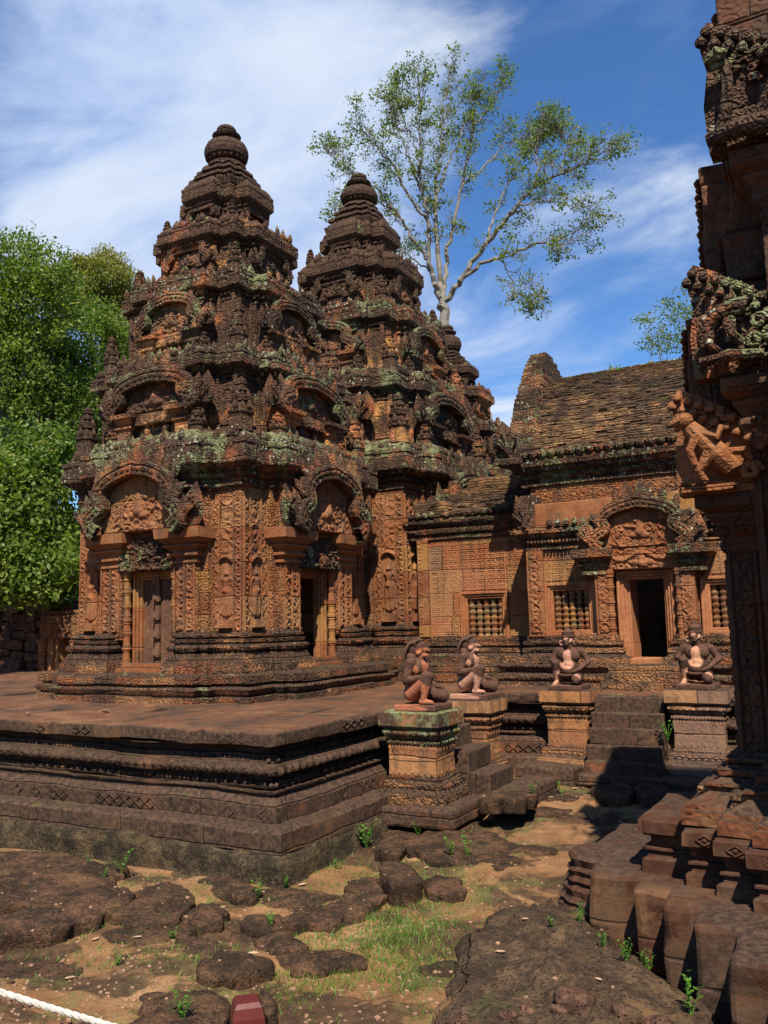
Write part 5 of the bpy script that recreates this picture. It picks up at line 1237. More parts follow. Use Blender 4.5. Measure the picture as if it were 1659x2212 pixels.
# body walls
strip(b, -.74, -.50, 5.52, 7.5, .85, 2.20, 1); strip(b, -.53, -.30, 5.34, 7.3, .85, 2.80, 2); strip(b, -.36, 2.6, 5.16, 6.5, .85, 4.15, 3)
b.build('library_wall', M['lib'], lib)
b = MB()
for x0, x1, y, z0, z1, s in ((-.735, -.555, 5.52, .90, 2.14, 3), (-.515, -.37, 5.34, .95, 2.74, 4), (-.33, .10, 5.16, 1.0, 2.9, 5)):
    f = Fr((0, y, 0), 0)
    w = (x1-x0)
    b.relief(f, x0+.035, x1-.035, z0+.03, z1-.03, .006, scroll_h((x1-x0-.07), .020, s, 6.5), .007)
    for xx in (x0+.004, x1-.026): b.rbox(f, xx, xx+.022, z0, z1, -.02, .018, .004, .002, .2)
    for xx in (x0+.030, x1-.034): b.ell(f, [(xx, q, .006) for q in np.arange(z0+.02, z1-.02, .020)], (.006, .009, .008), 5, 3)
f = Fr((-.742, 5.52, 0), 270)
b.relief(f, -1.2, -.02, .95, 2.1, .004, scroll_h(.2, .02, 4), .02)
b.build('library_pilaster', M['lib'], lib)
BL = [(.58, .34), (.66, .34), (.665, .31), (.69, .31), (.74, .20), (.755, .17), (.78, .17), (.785, .20), (.80, .20), (.805, .15), (.83, .10), (.835, .12), (.87, .13), (.875, .08), (.90, .06), (.905, .08), (.93, .08), (.94, .02), (.96, .0)]
def lplan(o=0): return [(-.74, -7.5), (2.6, -7.5), (2.6, -5.14), (-.32, -5.14), (-.32, -5.32), (-.52, -5.32), (-.52, -5.50), (-.74, -5.50)]
b = MB(); pl = lplan(); b.loft(W0, pl[::-1] if False else pl, [(z_, o*.86) for z_, o in BL], .09, .006, cap=False, seed=3)
b.build('library_base_moulding', M['lib'], lib)
b = MB(); L = []
for (xa, xb, yy) in ((-1.0, -.76, 5.24), (-.80, -.60, 5.06)):
    f = Fr((0, yy, 0), 0); b.rbox(f, xa, xb, .36, .58, -.5, .0, .02, .006, .08); b.relief(f, xa+.02, xb-.02, .39, .55, .003, crowd_h(.014, 3, 16), .009)
    # sloping leafy course above
    P = np.array([(xa, .58, -.0), (xb, .58, -.0), (xb-.02, .74, -.13), (xa+.05, .74, -.13)]); b.add(f(P), np.array([(0, 1, 2, 3)])); 
    P = np.array([(xa, .58, -.0), (xa+.05, .74, -.13), (xa+.05, .74, -.5), (xa, .58, -.5)]); b.add(f(P), np.array([(0, 1, 2, 3)]))
    for q in range(14): b.ell(f, [(xa+.04+(xb-xa-.08)*rng.random(), .60+.12*(q/14), -.02-.10*(q/14))], (.016, .02, .014), 6, 4)
    b.rbox(f, xa+.04, xb, .74, .78, -.5, -.11, .01, .003, .08)
b.build('leafy_base_block', M['base'], lib)
def capit(mb, x0, x1, y, z0, z1, grow, seed):
    d = z1-z0; pl = [(x0, -y-.9), (x1, -y-.9), (x1, -y), (x0, -y)]
    mb.loft(W0, pl, [(z0, 0), (z0+.06*d, .12*grow), (z0+.14*d, .12*grow), (z0+.15*d, .04*grow), (z0+.25*d, .10*grow), (z0+.33*d, .34*grow), (z0+.42*d, .34*grow), (z0+.43*d, .22*grow), (z0+.52*d, .36*grow), (z0+.60*d, .6*grow), (z0+.66*d, .6*grow), (z0+.67*d, .52*grow), (z0+.76*d, .95*grow), (z0+.78*d, 1.0*grow), (z0+.97*d, 1.0*grow), (z0+d, .93*grow)], .09, .005, seed=seed)
    beads(mb, W0, pl, .34*grow, z0+.375*d, .045, (.02, .018, .018), seed=seed, sides=lambda p, q, n: n[1] > .5 or n[0] < -.5)
for k, (x0, x1, y, z0, z1, g_) in enumerate(((-.735, -.5, 5.50, 2.12, 2.47, .13), (-.52, -.2, 5.32, 2.72, 3.13, .13), (-.34, .4, 5.14, 3.95, 4.38, .15))):
    b = MB(); capit(b, x0, x1, y, z0, z1, g_, k)
    f = Fr((0, y-g_, 0), 0); b.relief(f, x0-g_+.03, x1, z1-.085, z1-.015, .004, crowd_h(.010, k, 22), .008); b.build('capital', M['lib'], lib)
# gable slabs: stone courses seen on their south ends, ragged carved west edge
def slab_end(x0, x1, y, z0, z1, seed, lean=.0, mat='lib', depth=3.6):
    b = MB(); r_ = np.random.default_rng(seed); z_ = z0; k = 0
    while z_ < z1-.02:
        h = min(r_.uniform(.20, .34), z1-z_); t = (z_-z0)/(z1-z0)
        yy = y+lean*t; b.rbox(W0, x0+.02+r_.normal(0, .006), x1+r_.normal(0, .008), z_, z_+h-.004, -(yy+depth*(1-t*.2)), -yy, .018, .007, .10, seed+k); z_ += h; k += 1
    # carved flames down the west edge
    L = [];
    f = Fr((x0, y+.06, 0), 0)
    for zz in np.arange(z0+.03, z1-.05, .052): b.ell(f, [(-.0+r_.normal(0, .004), zz, -.04-lean*(zz-z0)/(z1-z0))], (.028+.008*r_.random(), .026, .07), 7, 4)
    b.build('gable_slab', M[mat], lib)
slab_end(-.94, -.74, 5.72, 2.52, 3.73, 1, .12, depth=1.1); slab_end(-.86, -.66, 5.62, 2.52, 2.98, 8, .0, depth=1.2)
slab_end(-.76, -.50, 5.56, 3.0, 4.66, 2, .10, depth=1.2)
slab_end(-.62, -.28, 5.40, 3.75, 4.1, 9, .0, depth=1.0)
slab_end(-.55, -.05, 5.30, 4.40, 5.62, 3, .10, depth=.95)
b = MB()
strip(b, -.55, 2.6, 5.45, 6.3, 2.9, 4.6, 7); 
for k in range(4): t = k/4; strip(b, -.30, 2.7, 5.5+.1*t**1.3, 6.1-.3*t**1.3, 4.5+.22*k, 4.72+.22*k, 30+k)
strip(b, -.20, 1.6, 4.42, 5.3, .27, 3.40, 61); strip(b, -.24, 1.7, 4.36, 5.3, 3.28, 3.52, 62); strip(b, -.24, 1.7, 4.36, 5.3, .27, .9, 63)  # out-of-view mass added to throw shade on the pilasters
strip(b, -.74, -.3, 5.62, 6.7, 2.15, 3.0, 71); strip(b, -.73, -.3, 5.60, 6.7, 2.98, 4.5, 72); strip(b, -.50, 2.2, 5.42, 6.25, 4.5, 5.55, 73)  # hidden infill added to widen the shadow cast over stairs and court
b.build('library_body_and_shade_mass', M['lib'], lib)
# naga terminals standing on the capitals, facing the camera side
def terminal(x0, y, z0, w, h, seed, mat, kind):
    """fan-shaped carved end of a gable: leaf-shaped slab with serpent heads or a rearing beast in high relief"""
    b = MB(); f = Fr((x0, y, z0), 0); r_ = np.random.default_rng(seed)
    out = np.array([(0, 0), (w, 0), (w*1.04, .30*h), (w*.92, .52*h), (w*.62, .74*h), (w*.30, .90*h), (.06*w, 1.0*h), (-.03*w, .86*h), (.03*w, .62*h), (-.02*w, .36*h)])
    # prism from outline
    n = len(out); P = np.vstack([np.c_[out, np.full(n, .0)], np.c_[out, np.full(n, -.14)], [[w*.45, .4*h, .012]], [[w*.45, .4*h, -.14]]]); i = np.arange(n)
    b.add(f(P), [np.stack([i, (i+1) % n, (i+1) % n+n, i+n], 1), np.stack([i, (i+1) % n, np.full(n, 2*n)], 1), np.stack([i+n, (i+1) % n+n, np.full(n, 2*n+1)], 1)])
    # flames and curls over the upper edge
    L = []
    for q in range(9):
        t = q/8; x = w*(.95-.9*t); y0 = h*(.42+.45*t**.8); L.append((x, y0, .03, .75-.6*t, .10*h, .06*w, .03)); L.append((x-.03, y0-.08*h, .045, .5-.5*t, .09*h, .055*w, .03))
    leafs(b, f, L, 7, 6)
    for q in range(10):
        t = r_.random(); x = w*(.2+.75*r_.random()); y0 = h*(.45+.22*r_.random())
        tt = np.linspace(0, 9, 16); rr = .045*w*(1-tt/11); b.tube(np.stack([x+rr*np.cos(tt), y0+rr*np.sin(tt), .03+tt*.002], 1), .008+.006*w, 6, f)
    if kind == 'naga':
        for k in range(3):
            xs = w*(.10+.27*k); sw = w*(.12)
            t = np.linspace(0, 1, 12); X = xs+sw*.2+np.sin(t*2.4)*.09*w*(1+k*.25)+.16*w*k*t; Y = h*.08+t*h*(.52-.07*k); Zo = .05+.05*np.sin(t*3)
            b.tube(np.stack([X, Y, Zo], 1), np.interp(t, [0, .4, .8, 1], [.065*w, .055*w, .05*w, .045*w]), 9, f)
            b.tube([(X[-1]+.03*w, Y[-1]+.02*h, .10), (X[-1]-.04*w, Y[-1]+.035*h, .12), (X[-1]-.15*w, Y[-1]-.0*h, .11)], [.06*w, .075*w, .035*w], 8, f)
            b.tube([(X[-1]+.0*w, Y[-1]-.02*h, .09), (X[-1]-.10*w, Y[-1]-.05*h, .10)], [.045*w, .028*w], 7, f); b.ell(f, [(X[-1]-.045*w, Y[-1]+.055*h, .14)], (.022*w, .018*w, .02*w), 6, 4)
        b.tube([(0, .05*h, .07), (w*.3, .07*h, .09), (w*.65, .05*h, .09), (w, .09*h, .06)], [.06*w, .09*w, .10*w, .08*w], 9, f)
    elif kind == 'beast':
        # rearing lion-beast: head left, chest, forelegs and a coiling tail
        b.tube([(.62*w, .20*h, .07), (.48*w, .33*h, .10), (.32*w, .48*h, .11), (.20*w, .60*h, .11)], [.11*w, .13*w, .12*w, .085*w], 10, f)
        b.ell(f, [(.15*w, .66*h, .13)], (.10*w, .085*w, .08*w), 10, 7); b.tube([(.12*w, .655*h, .15), (.01*w, .625*h, .14)], [.06*w, .04*w], 8, f); b.tube([(.13*w, .61*h, .13), (.04*w, .575*h, .12)], [.04*w, .025*w], 7, f)
        b.tube([(.28*w, .50*h, .15), (.20*w, .36*h, .17), (.24*w, .24*h, .15)], [.06*w, .045*w, .04*w], 8, f); b.tube([(.40*w, .32*h, .15), (.28*w, .18*h, .15), (.34*w, .08*h, .13)], [.075*w, .05*w, .04*w], 8, f)
        b.tube([(.35*w, .52*h, .14), (.50*w, .46*h, .17), (.55*w, .56*h, .15)], [.05*w, .04*w, .035*w], 8, f)
        for sgn, r0 in ((1, .12*w), (1, .085*w)):
            tt = np.linspace(0, 8, 22); rr = r0*(1-tt/12); b.tube(np.stack([.80*w+rr*np.cos(tt), .16*h+rr*np.sin(tt), .05+tt*.004], 1), .03*w, 7, f)
        b.tube([(.50*w, .22*h, .10), (.62*w, .34*h, .10), (.76*w, .34*h, .08), (.82*w, .26*h, .07)], [.06*w, .05*w, .05*w, .035*w], 8, f)
        for q in range(3): b.rbox(f, .05*w, .62*w, .01*h+.035*h*q, .035*h+.035*h*q, 0, .10-.02*q, .004, .002, .1)
    else:
        t = np.linspace(0, 1, 12)
        b.tube(np.stack([.60*w-.45*w*np.sin(t*1.7), .52*h-.30*h*t**1.3+.05*h*np.sin(t*3), .09+.03*np.sin(t*3)], 1), .10*w*(1-.25*t), 10, f)      # arched trunk
        b.tube([(.20*w, .34*h, .11), (.22*w, .22*h, .13), (.30*w, .16*h, .12)], [.075*w, .05*w, .04*w], 8, f); b.tube([(.42*w, .42*h, .10), (.45*w, .28*h, .13), (.55*w, .20*h, .12)], [.08*w, .055*w, .045*w], 8, f)
        b.tube([(.10*w, .10*h, .09), (.40*w, .12*h, .11), (.75*w, .10*h, .09)], [.06*w, .07*w, .05*w], 8, f)
        for cx, cy in ((.72, .38), (.82, .26), (.66, .22)):
            tt = np.linspace(0, 8, 18); rr = .09*w*(1-tt/11); b.tube(np.stack([cx*w+rr*np.cos(tt), cy*h+rr*np.sin(tt), .07+tt*.003], 1), .028*w, 7, f)
        for q in range(9): b.ell(f, [(w*(.1+.8*r_.random()), h*(.04+.10*r_.random()), .05)], (.05*w, .035*w, .04), 7, 5)
    b.build('naga_terminal', mat, lib)
terminal(-.95, 5.36, 2.47, .52, .66, 1, M['pilaster'], 'beast')
terminal(-.79, 5.20, 3.13, .52, .70, 2, M['ped'], 'coil')
terminal(-.59, 4.98, 4.38, .62, .80, 3, M['ped'], 'naga')
# small column beside the upper terminal
b = MB(); b.rbox(W0, -.28, -.10, 3.13, 3.75, -5.4, -5.22, .01, .003, .1); b.rbox(W0, -.31, -.08, 3.72, 3.80, -5.4, -5.19, .01, .003, .1); b.build('attached_column', M['ped_stone'], lib)
# stepped block platform of the library
lp = thing('library_platform', 'stepped platform of dark plain sandstone blocks below the library, lower right', 'platform', (-.8, 4.8, -.1))
TE2 = [(-1.60, 5.20), (-1.27, 4.98), (-1.08, 4.74), (-.87, 4.50), (-.68, 4.12), (-.45, 3.75)]
k = 0; zt = .27
steps = [(-1.60, -1.20, 5.22), (-1.28, -1.00, 5.02), (-1.09, -.78, 4.80), (-.88, -.60, 4.52), (-.68, -.30, 4.16), (-.46, .6, 3.76)]
for i, (xa, xb, yy) in enumerate(steps):
    b = MB(); b.rbox(W0, xa, xb+.35, -.18, zt+.006*(i % 2), -(yy+1.25), -yy, .030, .017, .05, 40+i); b.build('platform_block', M['libblock'], lp)
b = MB(); b.rbox(W0, -1.45, 3, -.2, zt-.008, -9.6, -5.6, .02, .008, .25, 3); b.rbox(W0, -.2, 3, -.2, zt-.006, -5.62, -4.9, .02, .008, .25, 5); b.build('platform_top', M['libblock'], lp)
# second low course of moulded blocks standing on it
for i, (xa, xb, yy, lozn) in enumerate(((-1.26, -.94, 5.36, 1), (-.98, -.76, 5.16, 1), (-.80, -.56, 5.00, 1), (-.60, -.2, 4.82, 1))):
    b = MB(); f = Fr((xa, yy, 0), 0); w = xb-xa
    pl = [(0, 0), (w, 0), (w, -.8), (0, -.8)]
    b.loft(f, [(0, -.8), (w+.2, -.8), (w+.2, 0), (0, 0)][::-1], [(zt-.01, .03), (zt+.07, .03), (zt+.085, .0), (zt+.12, -.01), (zt+.125, .015), (zt+.135, .015), (zt+.14, -.02), (zt+.20, -.02), (zt+.205, .015), (zt+.22, .02), (zt+.225, .04), (zt+.295, .04), (zt+.305, .03)], .06, .006, seed=i)
    for j in range(3):
        c = .03+.09*j+.05
        if c+.05 > w+.05: continue
        for (a0, b0, a1, b1) in ((-.045, 0, 0, .026), (0, .026, .045, 0), (.045, 0, 0, -.026), (0, -.026, -.045, 0)): b.tube([(c+a0, zt+.26+b0, .042), (c+a1, zt+.26+b1, .042)], .005, 4, f, cap=False)
        b.ell(f, [(c, zt+.26, .04)], (.014, .012, .01), 6, 4)
    b.build('moulded_block', M['libblock'], lp)
# broken fluted drum stone
b = MB(); th = np.linspace(0, 2*math.pi, 30, endpoint=False); prf = [(.30, -.16), (.31, -.05), (.285, -.03), (.30, -.01), (.27, .02), (.275, .06), (.24, .09), (.26, .11), (.235, .14), (.25, .17), (.22, .19), (.235, .24), (.21, .26)]
b.lathe(Fr((-1.62, 5.72, 0), 0), [(r, z_) for r, z_ in prf], (0, 0), 34, .012, 3, 11, .035); b.lathe(Fr((-1.62, 5.72, 0), 0), [(.21, .255), (.1, .262), (.002, .262)], (0, 0), 34, .004, 3)
tag(b.build('fluted_stone', M['libblock'], None), 'broken fluted drum stone at the left tip of the library platform', 'carved stone')
b = MB(); b.rbox(W0, -1.75, -1.1, -.15, .255, -6.6, -5.75, .03, .012, .1, 6); tag(b.build('paving_block', M['libblock'], None), 'broad flat block with a cracked top behind the fluted drum stone', 'stone block')
# ------------------------------------------------------------ ground, loose stones
def gz(x, y):
    x = np.asarray(x, float); y = np.asarray(y, float)
    P = np.stack([x.ravel(), y.ravel(), x.ravel()*0], 1)
    h = -.24+.16*np.clip((y.ravel()-5.6)/3.0, 0, 1)*np.clip((x.ravel()+4.6)/1.0, 0, 1)
    h = h+fbm(P, .8, 3, 3)*.035+fbm(P, 3.5, 5, 3)*.020+np.abs(vn(P, 11, 8))*.010
    near = np.clip((3.6-y.ravel())/1.2, 0, 1); h = h+near*.18
    h = h-.12*np.clip((np.hypot(x.ravel(), y.ravel())-30)/60, 0, 1)
    return h.reshape(x.shape)
b = MB()
def gsheet(xs, ys):
    X, Y = np.meshgrid(xs, ys, indexing='ij'); b.grid(np.stack([X, Y, gz(X, Y)], -1).reshape(-1, 3), len(xs), len(ys))
def ax(lo, a, b_, hi, fine): 
    l = -np.geomspace(1, a-lo+1, 26)[::-1]+1+a; h = np.geomspace(1, hi-b_+1, 26)-1+b_
    return np.unique(np.r_[l, np.arange(a, b_, fine), h])
gsheet(ax(-900, -7, 1.5, 900, .035), ax(-900, 1.5, 10, 900, .035))
tag(b.build('ground', M['ground'], None, smooth=True), kind='structure')
from mathutils.bvhtree import BVHTree
DROP = []
def bvh_add(mb):
    V = np.concatenate(mb.V); Q = np.concatenate(mb.Q); DROP.append(BVHTree.FromPolygons(V.tolist(), Q.tolist()))
def drop(x, y, zmax=.5):
    best = float(gz(x, y))
    for t in DROP:
        h = t.ray_cast(Vector((x, y, zmax)), Vector((0, 0, -1)))
        if h[0] is not None: best = max(best, h[0][2])
    return best
def chaikin(P, n=2):
    P = np.array(P, float)
    for _ in range(n): Q = np.roll(P, -1, 0); P = np.stack([.78*P+.22*Q, .22*P+.78*Q], 1).reshape(-1, 2)
    return P
def rock(poly, zt, th, seed, rough=.02, tilt=(0, 0), dome=.03, mat='laterite', rnd=.05, sharp=False):
    """a worn laterite block from a plan outline: domed top, rounded shoulder, undercut foot"""
    A = chaikin(poly, 1 if sharp else 2)
    seed_ = seed
    # resample evenly
    E = np.linalg.norm(np.roll(A, -1, 0)-A, axis=1); cum = np.r_[0, np.cumsum(E)]; B = np.vstack([A, A[:1]]); per = cum[-1]; n = max(28, int(per/.022)); t = np.linspace(0, per, n, endpoint=False)
    A = np.stack([np.interp(t, cum, B[:, 0]), np.interp(t, cum, B[:, 1])], 1); c = A.mean(0); d = A-c; A3 = np.c_[A, A[:, 0]*0]; d = d*(1+.15*vn(A3, 5.0/max(.25, np.ptp(A[:, 0])), seed)+.05*vn(A3, 14, seed+1)+.03*vn(A3, 34, seed+2))[:, None]; r = np.linalg.norm(d, axis=1)[:, None]; u = d/r
    size = r.mean(); rings = []
    nk = max(5, int(size/.028))
    rg = [(k/nk, 0) for k in range(nk)]
    b = MB(); P = []
    for s_, q in rg: P.append(np.c_[c+d*s_*(1-rnd/size), np.full(n, zt+dome*(1-s_**2))])
    for a in (0, .4, .8, 1.2, 1.57): P.append(np.c_[c+d-u*rnd*(1-math.sin(a)), np.full(n, zt-rnd*(1-math.cos(a)))])
    m_ = max(2, int(th/.04))
    for k in range(1, m_+1): P.append(np.c_[c+d-u*(.02*(k/m_)**2), np.full(n, zt-rnd-(th-rnd)*k/m_)])
    P = np.array(P).transpose(1, 0, 2); sh = P.shape; P = P.reshape(-1, 3)
    P[:, 2] += (P[:, 0]-c[0])*tilt[0]+(P[:, 1]-c[1])*tilt[1]
    P = P+vnoise3(P, 3.2, seed)*rough*1.9+vnoise3(P, 9, seed+3)*rough*.9+vnoise3(P, 24, seed+5)*rough*.5+vnoise3(P, 60, seed+5)*rough*.18
    b.grid(P, sh[0], sh[1], closeu=True); bvh_add(b); return b
def pxpoly(L, conv, z): return [tuple(atz(*conv(*p), z)[:2]) for p in L]
c6 = lambda x, y: ((x/1.276)/1.4755, (2100+y/1.276)/1.4755)
c7 = lambda x, y: ((1200+x/1.3293)/1.4755, (2300+y/1.3293)/1.4755)
c4 = lambda x, y: ((1100+x/1.2307)/1.4755, (1450+y/1.2307)/1.4755)
ROCKS = [
 ('broad flat laterite slab at the left frame edge, nearest the terrace foot', [(-80, 800), (90, 775), (280, 800), (485, 832), (492, 880), (330, 935), (150, 1000), (-80, 1015)], c6, -.12, .20),
 ('long thick laterite slab at the left frame edge, casting a shadow below it', [(-80, 1062), (100, 1032), (230, 965), (345, 922), (500, 930), (505, 960), (330, 1060), (70, 1110), (-80, 1090)], c6, -.10, .20),
 ('large rounded laterite block in the middle of the left stones', [(560, 935), (690, 905), (765, 950), (785, 990), (700, 1060), (560, 1075), (450, 1040), (475, 995)], c6, -.14, .16),
 ('smaller laterite block touching the right side of the large rounded one', [(745, 1035), (800, 1000), (880, 985), (930, 1010), (920, 1042), (870, 1070), (780, 1065)], c6, -.15, .14),
 ('thin dark laterite stone right of the two rounded blocks', [(990, 1050), (1100, 1038), (1180, 1060), (1130, 1095), (1000, 1098)], c6, -.19, .10),
 ('low laterite stone half sunk in sand above the lone oval one', [(1030, 1125), (1180, 1105), (1260, 1150), (1200, 1190), (1080, 1185)], c6, -.19, .12),
 ('lone oval laterite stone on bare sand behind the post', [(795, 1240), (900, 1190), (1040, 1195), (1090, 1225), (1075, 1260), (950, 1295), (850, 1290)], c6, -.13, .14),
 ('flat sunken laterite patch right of the lone oval stone', [(1170, 1205), (1330, 1180), (1400, 1220), (1300, 1265), (1200, 1262)], c6, -.20, .10),
 ('dark flat laterite block at the bottom edge beside the post', [(580, 1430), (700, 1350), (850, 1330), (925, 1370), (915, 1470), (700, 1520), (560, 1500)], c6, -.10, .18),
 ('small dark laterite block right behind the post', [(1065, 1340), (1100, 1345), (1130, 1385), (1120, 1420), (1070, 1425)], c6, -.12, .14),
 ('wide low laterite mound in the sand past the terrace corner', [(1160, 1060), (1330, 975), (1480, 940), (1560, 950), (1500, 1010), (1370, 1075), (1250, 1085)], c6, -.20, .12),
 ('sunken laterite stone directly under the terrace corner', [(800, 900), (880, 868), (960, 880), (1050, 920), (1040, 965), (930, 960)], c6, -.17, .12),
 ('upright grey laterite stump left of the shaded stones', [(28, 590), (118, 585), (195, 655), (150, 690), (40, 665)], c7, -.05, .24),
 ('round laterite stone beside the upright stump', [(195, 665), (300, 640), (375, 680), (345, 730), (230, 720)], c7, -.14, .14),
 ('long laterite kerb in the middle of the path', [(330, 590), (440, 560), (640, 575), (700, 590), (560, 620), (390, 615)], c7, -.14, .12),
 ('large sunken laterite slab below the side staircase', [(120, 540), (220, 450), (330, 445), (520, 490), (620, 530), (560, 585), (300, 575)], c7, -.10, .14),
 ('laterite slab nearest the green spotted pedestal foot', [(0, 500), (60, 450), (190, 450), (150, 520), (100, 560), (10, 560)], c7, -.12, .14),
 ('tilted square laterite slab propped up by the side staircase', [(440, 330), (560, 262), (680, 275), (685, 330), (600, 365), (445, 345)], c7, .10, .13),
 ('flat laterite block left of the shadow edge', [(740, 410), (790, 365), (905, 378), (905, 430), (800, 425)], c7, -.05, .14),
 ('laterite paver behind the tilted slab', [(650, 330), (720, 285), (880, 300), (900, 350), (780, 362)], c7, -.05, .14),
 ('left laterite block at the foot of the dark staircase', [(925, 262), (1075, 255), (1085, 285), (1060, 310), (935, 300)], c7, .08, .24),
 ('right laterite block at the foot of the dark staircase', [(1090, 265), (1245, 262), (1248, 305), (1110, 312)], c7, .08, .24),
 ('laterite paver in deep shadow, nearest the library platform', [(1050, 400), (1200, 385), (1300, 420), (1180, 445), (1060, 440)], c7, -.04, .12),
 ('laterite paver in deep shadow, left one of two', [(930, 380), (1030, 375), (1045, 420), (1000, 445), (925, 430)], c7, -.05, .12),
]
for i, (lab, poly, cv, zt, th) in enumerate(ROCKS):
    poly = np.array(poly, float); poly = poly.mean(0)+(poly-poly.mean(0))*(1.10 if zt < 0 else 1.0)
    if zt < 0: zt = -.235+(zt+.235)*(.85 if i < 2 else .74)
    sharp = 'square' in lab or 'paver' in lab or 'staircase' in lab
    tl = (.10, -.12) if 'tilted' in lab else (rng.normal(0, .03), rng.normal(0, .03))
    o = rock(pxpoly(poly, cv, zt), zt, th+(.0), i, .015, tl, .02, rnd=.022 if sharp else .032, sharp=True).build('laterite_block', M['laterite'], None, smooth=True)
    tag(o, lab, 'stone', 'loose laterite blocks')
# nearly buried slabs of the old paving, scattered along the path
r_ = np.random.default_rng(44)
for i, (u, v, su, sv) in enumerate([(60, 2090, 150, 34), (330, 2010, 120, 26), (210, 1975, 90, 20), (430, 2035, 70, 22), (640, 1925, 95, 20), (700, 2060, 120, 24), (560, 2000, 80, 18), (800, 1905, 80, 18), (930, 1835, 90, 20), (1010, 1800, 70, 14), (1120, 1745, 80, 14), (1190, 1780, 60, 12), (960, 2080, 60, 20), (380, 2160, 110, 22), (830, 1830, 60, 12), (1150, 1850, 60, 13), (980, 1870, 70, 14), (90, 1850, 100, 12)]):
    a = np.linspace(0, 2*math.pi, 9, endpoint=False)+r_.uniform(0, 1); k = r_.uniform(.72, 1.1, 9)
    poly = [tuple(atz(u+su*q*math.cos(t), v+sv*q*math.sin(t), -.2)[:2]) for q, t in zip(k, a)]; m_ = np.mean(poly, 0); zg = float(gz(m_[0], m_[1]))
    o = rock(poly, zg+.018, .10, 300+i, .010, (0, 0), .012, rnd=.02, sharp=True).build('sunken_stone', M['laterite'], None, smooth=True)
    tag(o, 'nearly buried flat laterite slab flush with the sandy ground', 'stone', 'nearly buried laterite slabs')
# raised laterite pavement with a broken edge on the right
poly = [(480, 760), (560, 735), (640, 715), (720, 690), (790, 700), (860, 760), (900, 800), (1050, 920), (1180, 1010), (1290, 1150), (1420, 1290), (1300, 1500), (240, 1500), (205, 1290), (250, 1150), (300, 1030), (350, 900), (430, 810)]
o = rock(pxpoly(poly, c7, -.02), -.03, .30, 77, .022, (0.0, 0), .04, rnd=.12).build('laterite_pavement', M['pave'], None, smooth=True)
tag(o, 'large raised laterite pavement with lichen patches and a rounded broken left edge', 'pavement')
# rubble along the bottom edge
def rubble(x, y, r, seed, mat='redstone', flat=.6):
    a = np.linspace(0, 2*math.pi, 9, endpoint=False)+.3*seed; rr = r*rng.uniform(.75, 1.15, 9)
    z0 = drop(x, y)
    return rock([(x+q*math.cos(t)*1.2, y+q*math.sin(t)*.8) for q, t in zip(rr, a)], z0+r*flat, r*flat+.06, seed, r*.12, (rng.normal(0, .12), rng.normal(0, .12)), r*.12, rnd=r*.35)
RUB = [((770, 1270), .05, .0), ((850, 1262), .12, 1), ((1040, 1275), .09, 1), ((640, 1258), .05, .0), ((560, 1275), .06, 0), ((345, 1268), .07, 0), ((240, 1285), .06, 0), ((90, 1262), .08, 0), ((30, 1280), .06, 0), ((690, 1225), .028, 0), ((500, 1240), .03, 0), ((1190, 1290), .07, 0)]
RL = ['largest pink stone at the bottom right of the rubble edge', 'grey pink stone just right of the largest pink stone']
for i, ((px_, py_), r, big) in enumerate(RUB):
    p = atz(*c7(px_, py_-38), .0); o = rubble(p[0], p[1], r*.75, 100+i).build('rubble_stone', M['redstone'], None, smooth=True)
    tag(o, RL[0] if i == 1 else RL[1] if i == 2 else 'small reddish rubble stone along the bottom edge of the view', 'stone', 'rubble stones along the bottom edge')
for i, (px_, py_, r) in enumerate([(350, 1425, .07), (270, 1410, .045), (500, 1455, .06), (90, 1345, .06), (30, 1330, .05), (470, 1455, .04), (45, 1255, .03), (260, 1470, .05), (1240, 1430, .05), (1330, 1440, .04), (1450, 1460, .05), (1560, 1440, .05)]):
    p = atz(*c6(px_, py_-14), -.05); o = rubble(p[0], p[1], r*.8, 140+i).build('rubble_stone', M['redstone'], None, smooth=True)
    tag(o, 'small reddish rubble stone along the bottom edge of the view', 'stone', 'rubble stones along the bottom edge')
# gravel: countless chips of stone
r_ = np.random.default_rng(3); C = []; RR = []
for _ in range(2200):
    if r_.random() < .55: p = atz(r_.uniform(0, 1659), r_.uniform(1850, 2230), -.15); x, y = p[0], p[1]
    else: x, y = r_.uniform(-6, 1), r_.uniform(2, 9.5)
    if y > 5.5 and x < -4.1: continue
    if x > -1.7 and y > 3.9 and y-4 > -(x+.6)*1.3: continue
    s_ = r_.uniform(.005, .013)*(1.5 if r_.random() < .06 else 1)
    C.append((x, float(gz(x, y))+s_*.3, -y)); RR.append((s_*r_.uniform(.8, 1.4), s_*.6, s_*r_.uniform(.8, 1.4)))
    if x > -2.25 and y < 5.5:
        if r_.random() < .5: C.pop(); RR.pop(); continue
    zd = drop(x, y)
    if zd > float(gz(x, y))+.015 and r_.random() < .88: C.pop(); RR.pop(); continue
    C[-1] = (C[-1][0], zd+s_*.3, C[-1][2])
b = MB(); b.ell(W0, C, np.array(RR), 5, 3); tag(b.build('gravel', plain('gravel_chips', (.24, .14, .085), .9, .5, 8), None), kind='stuff')
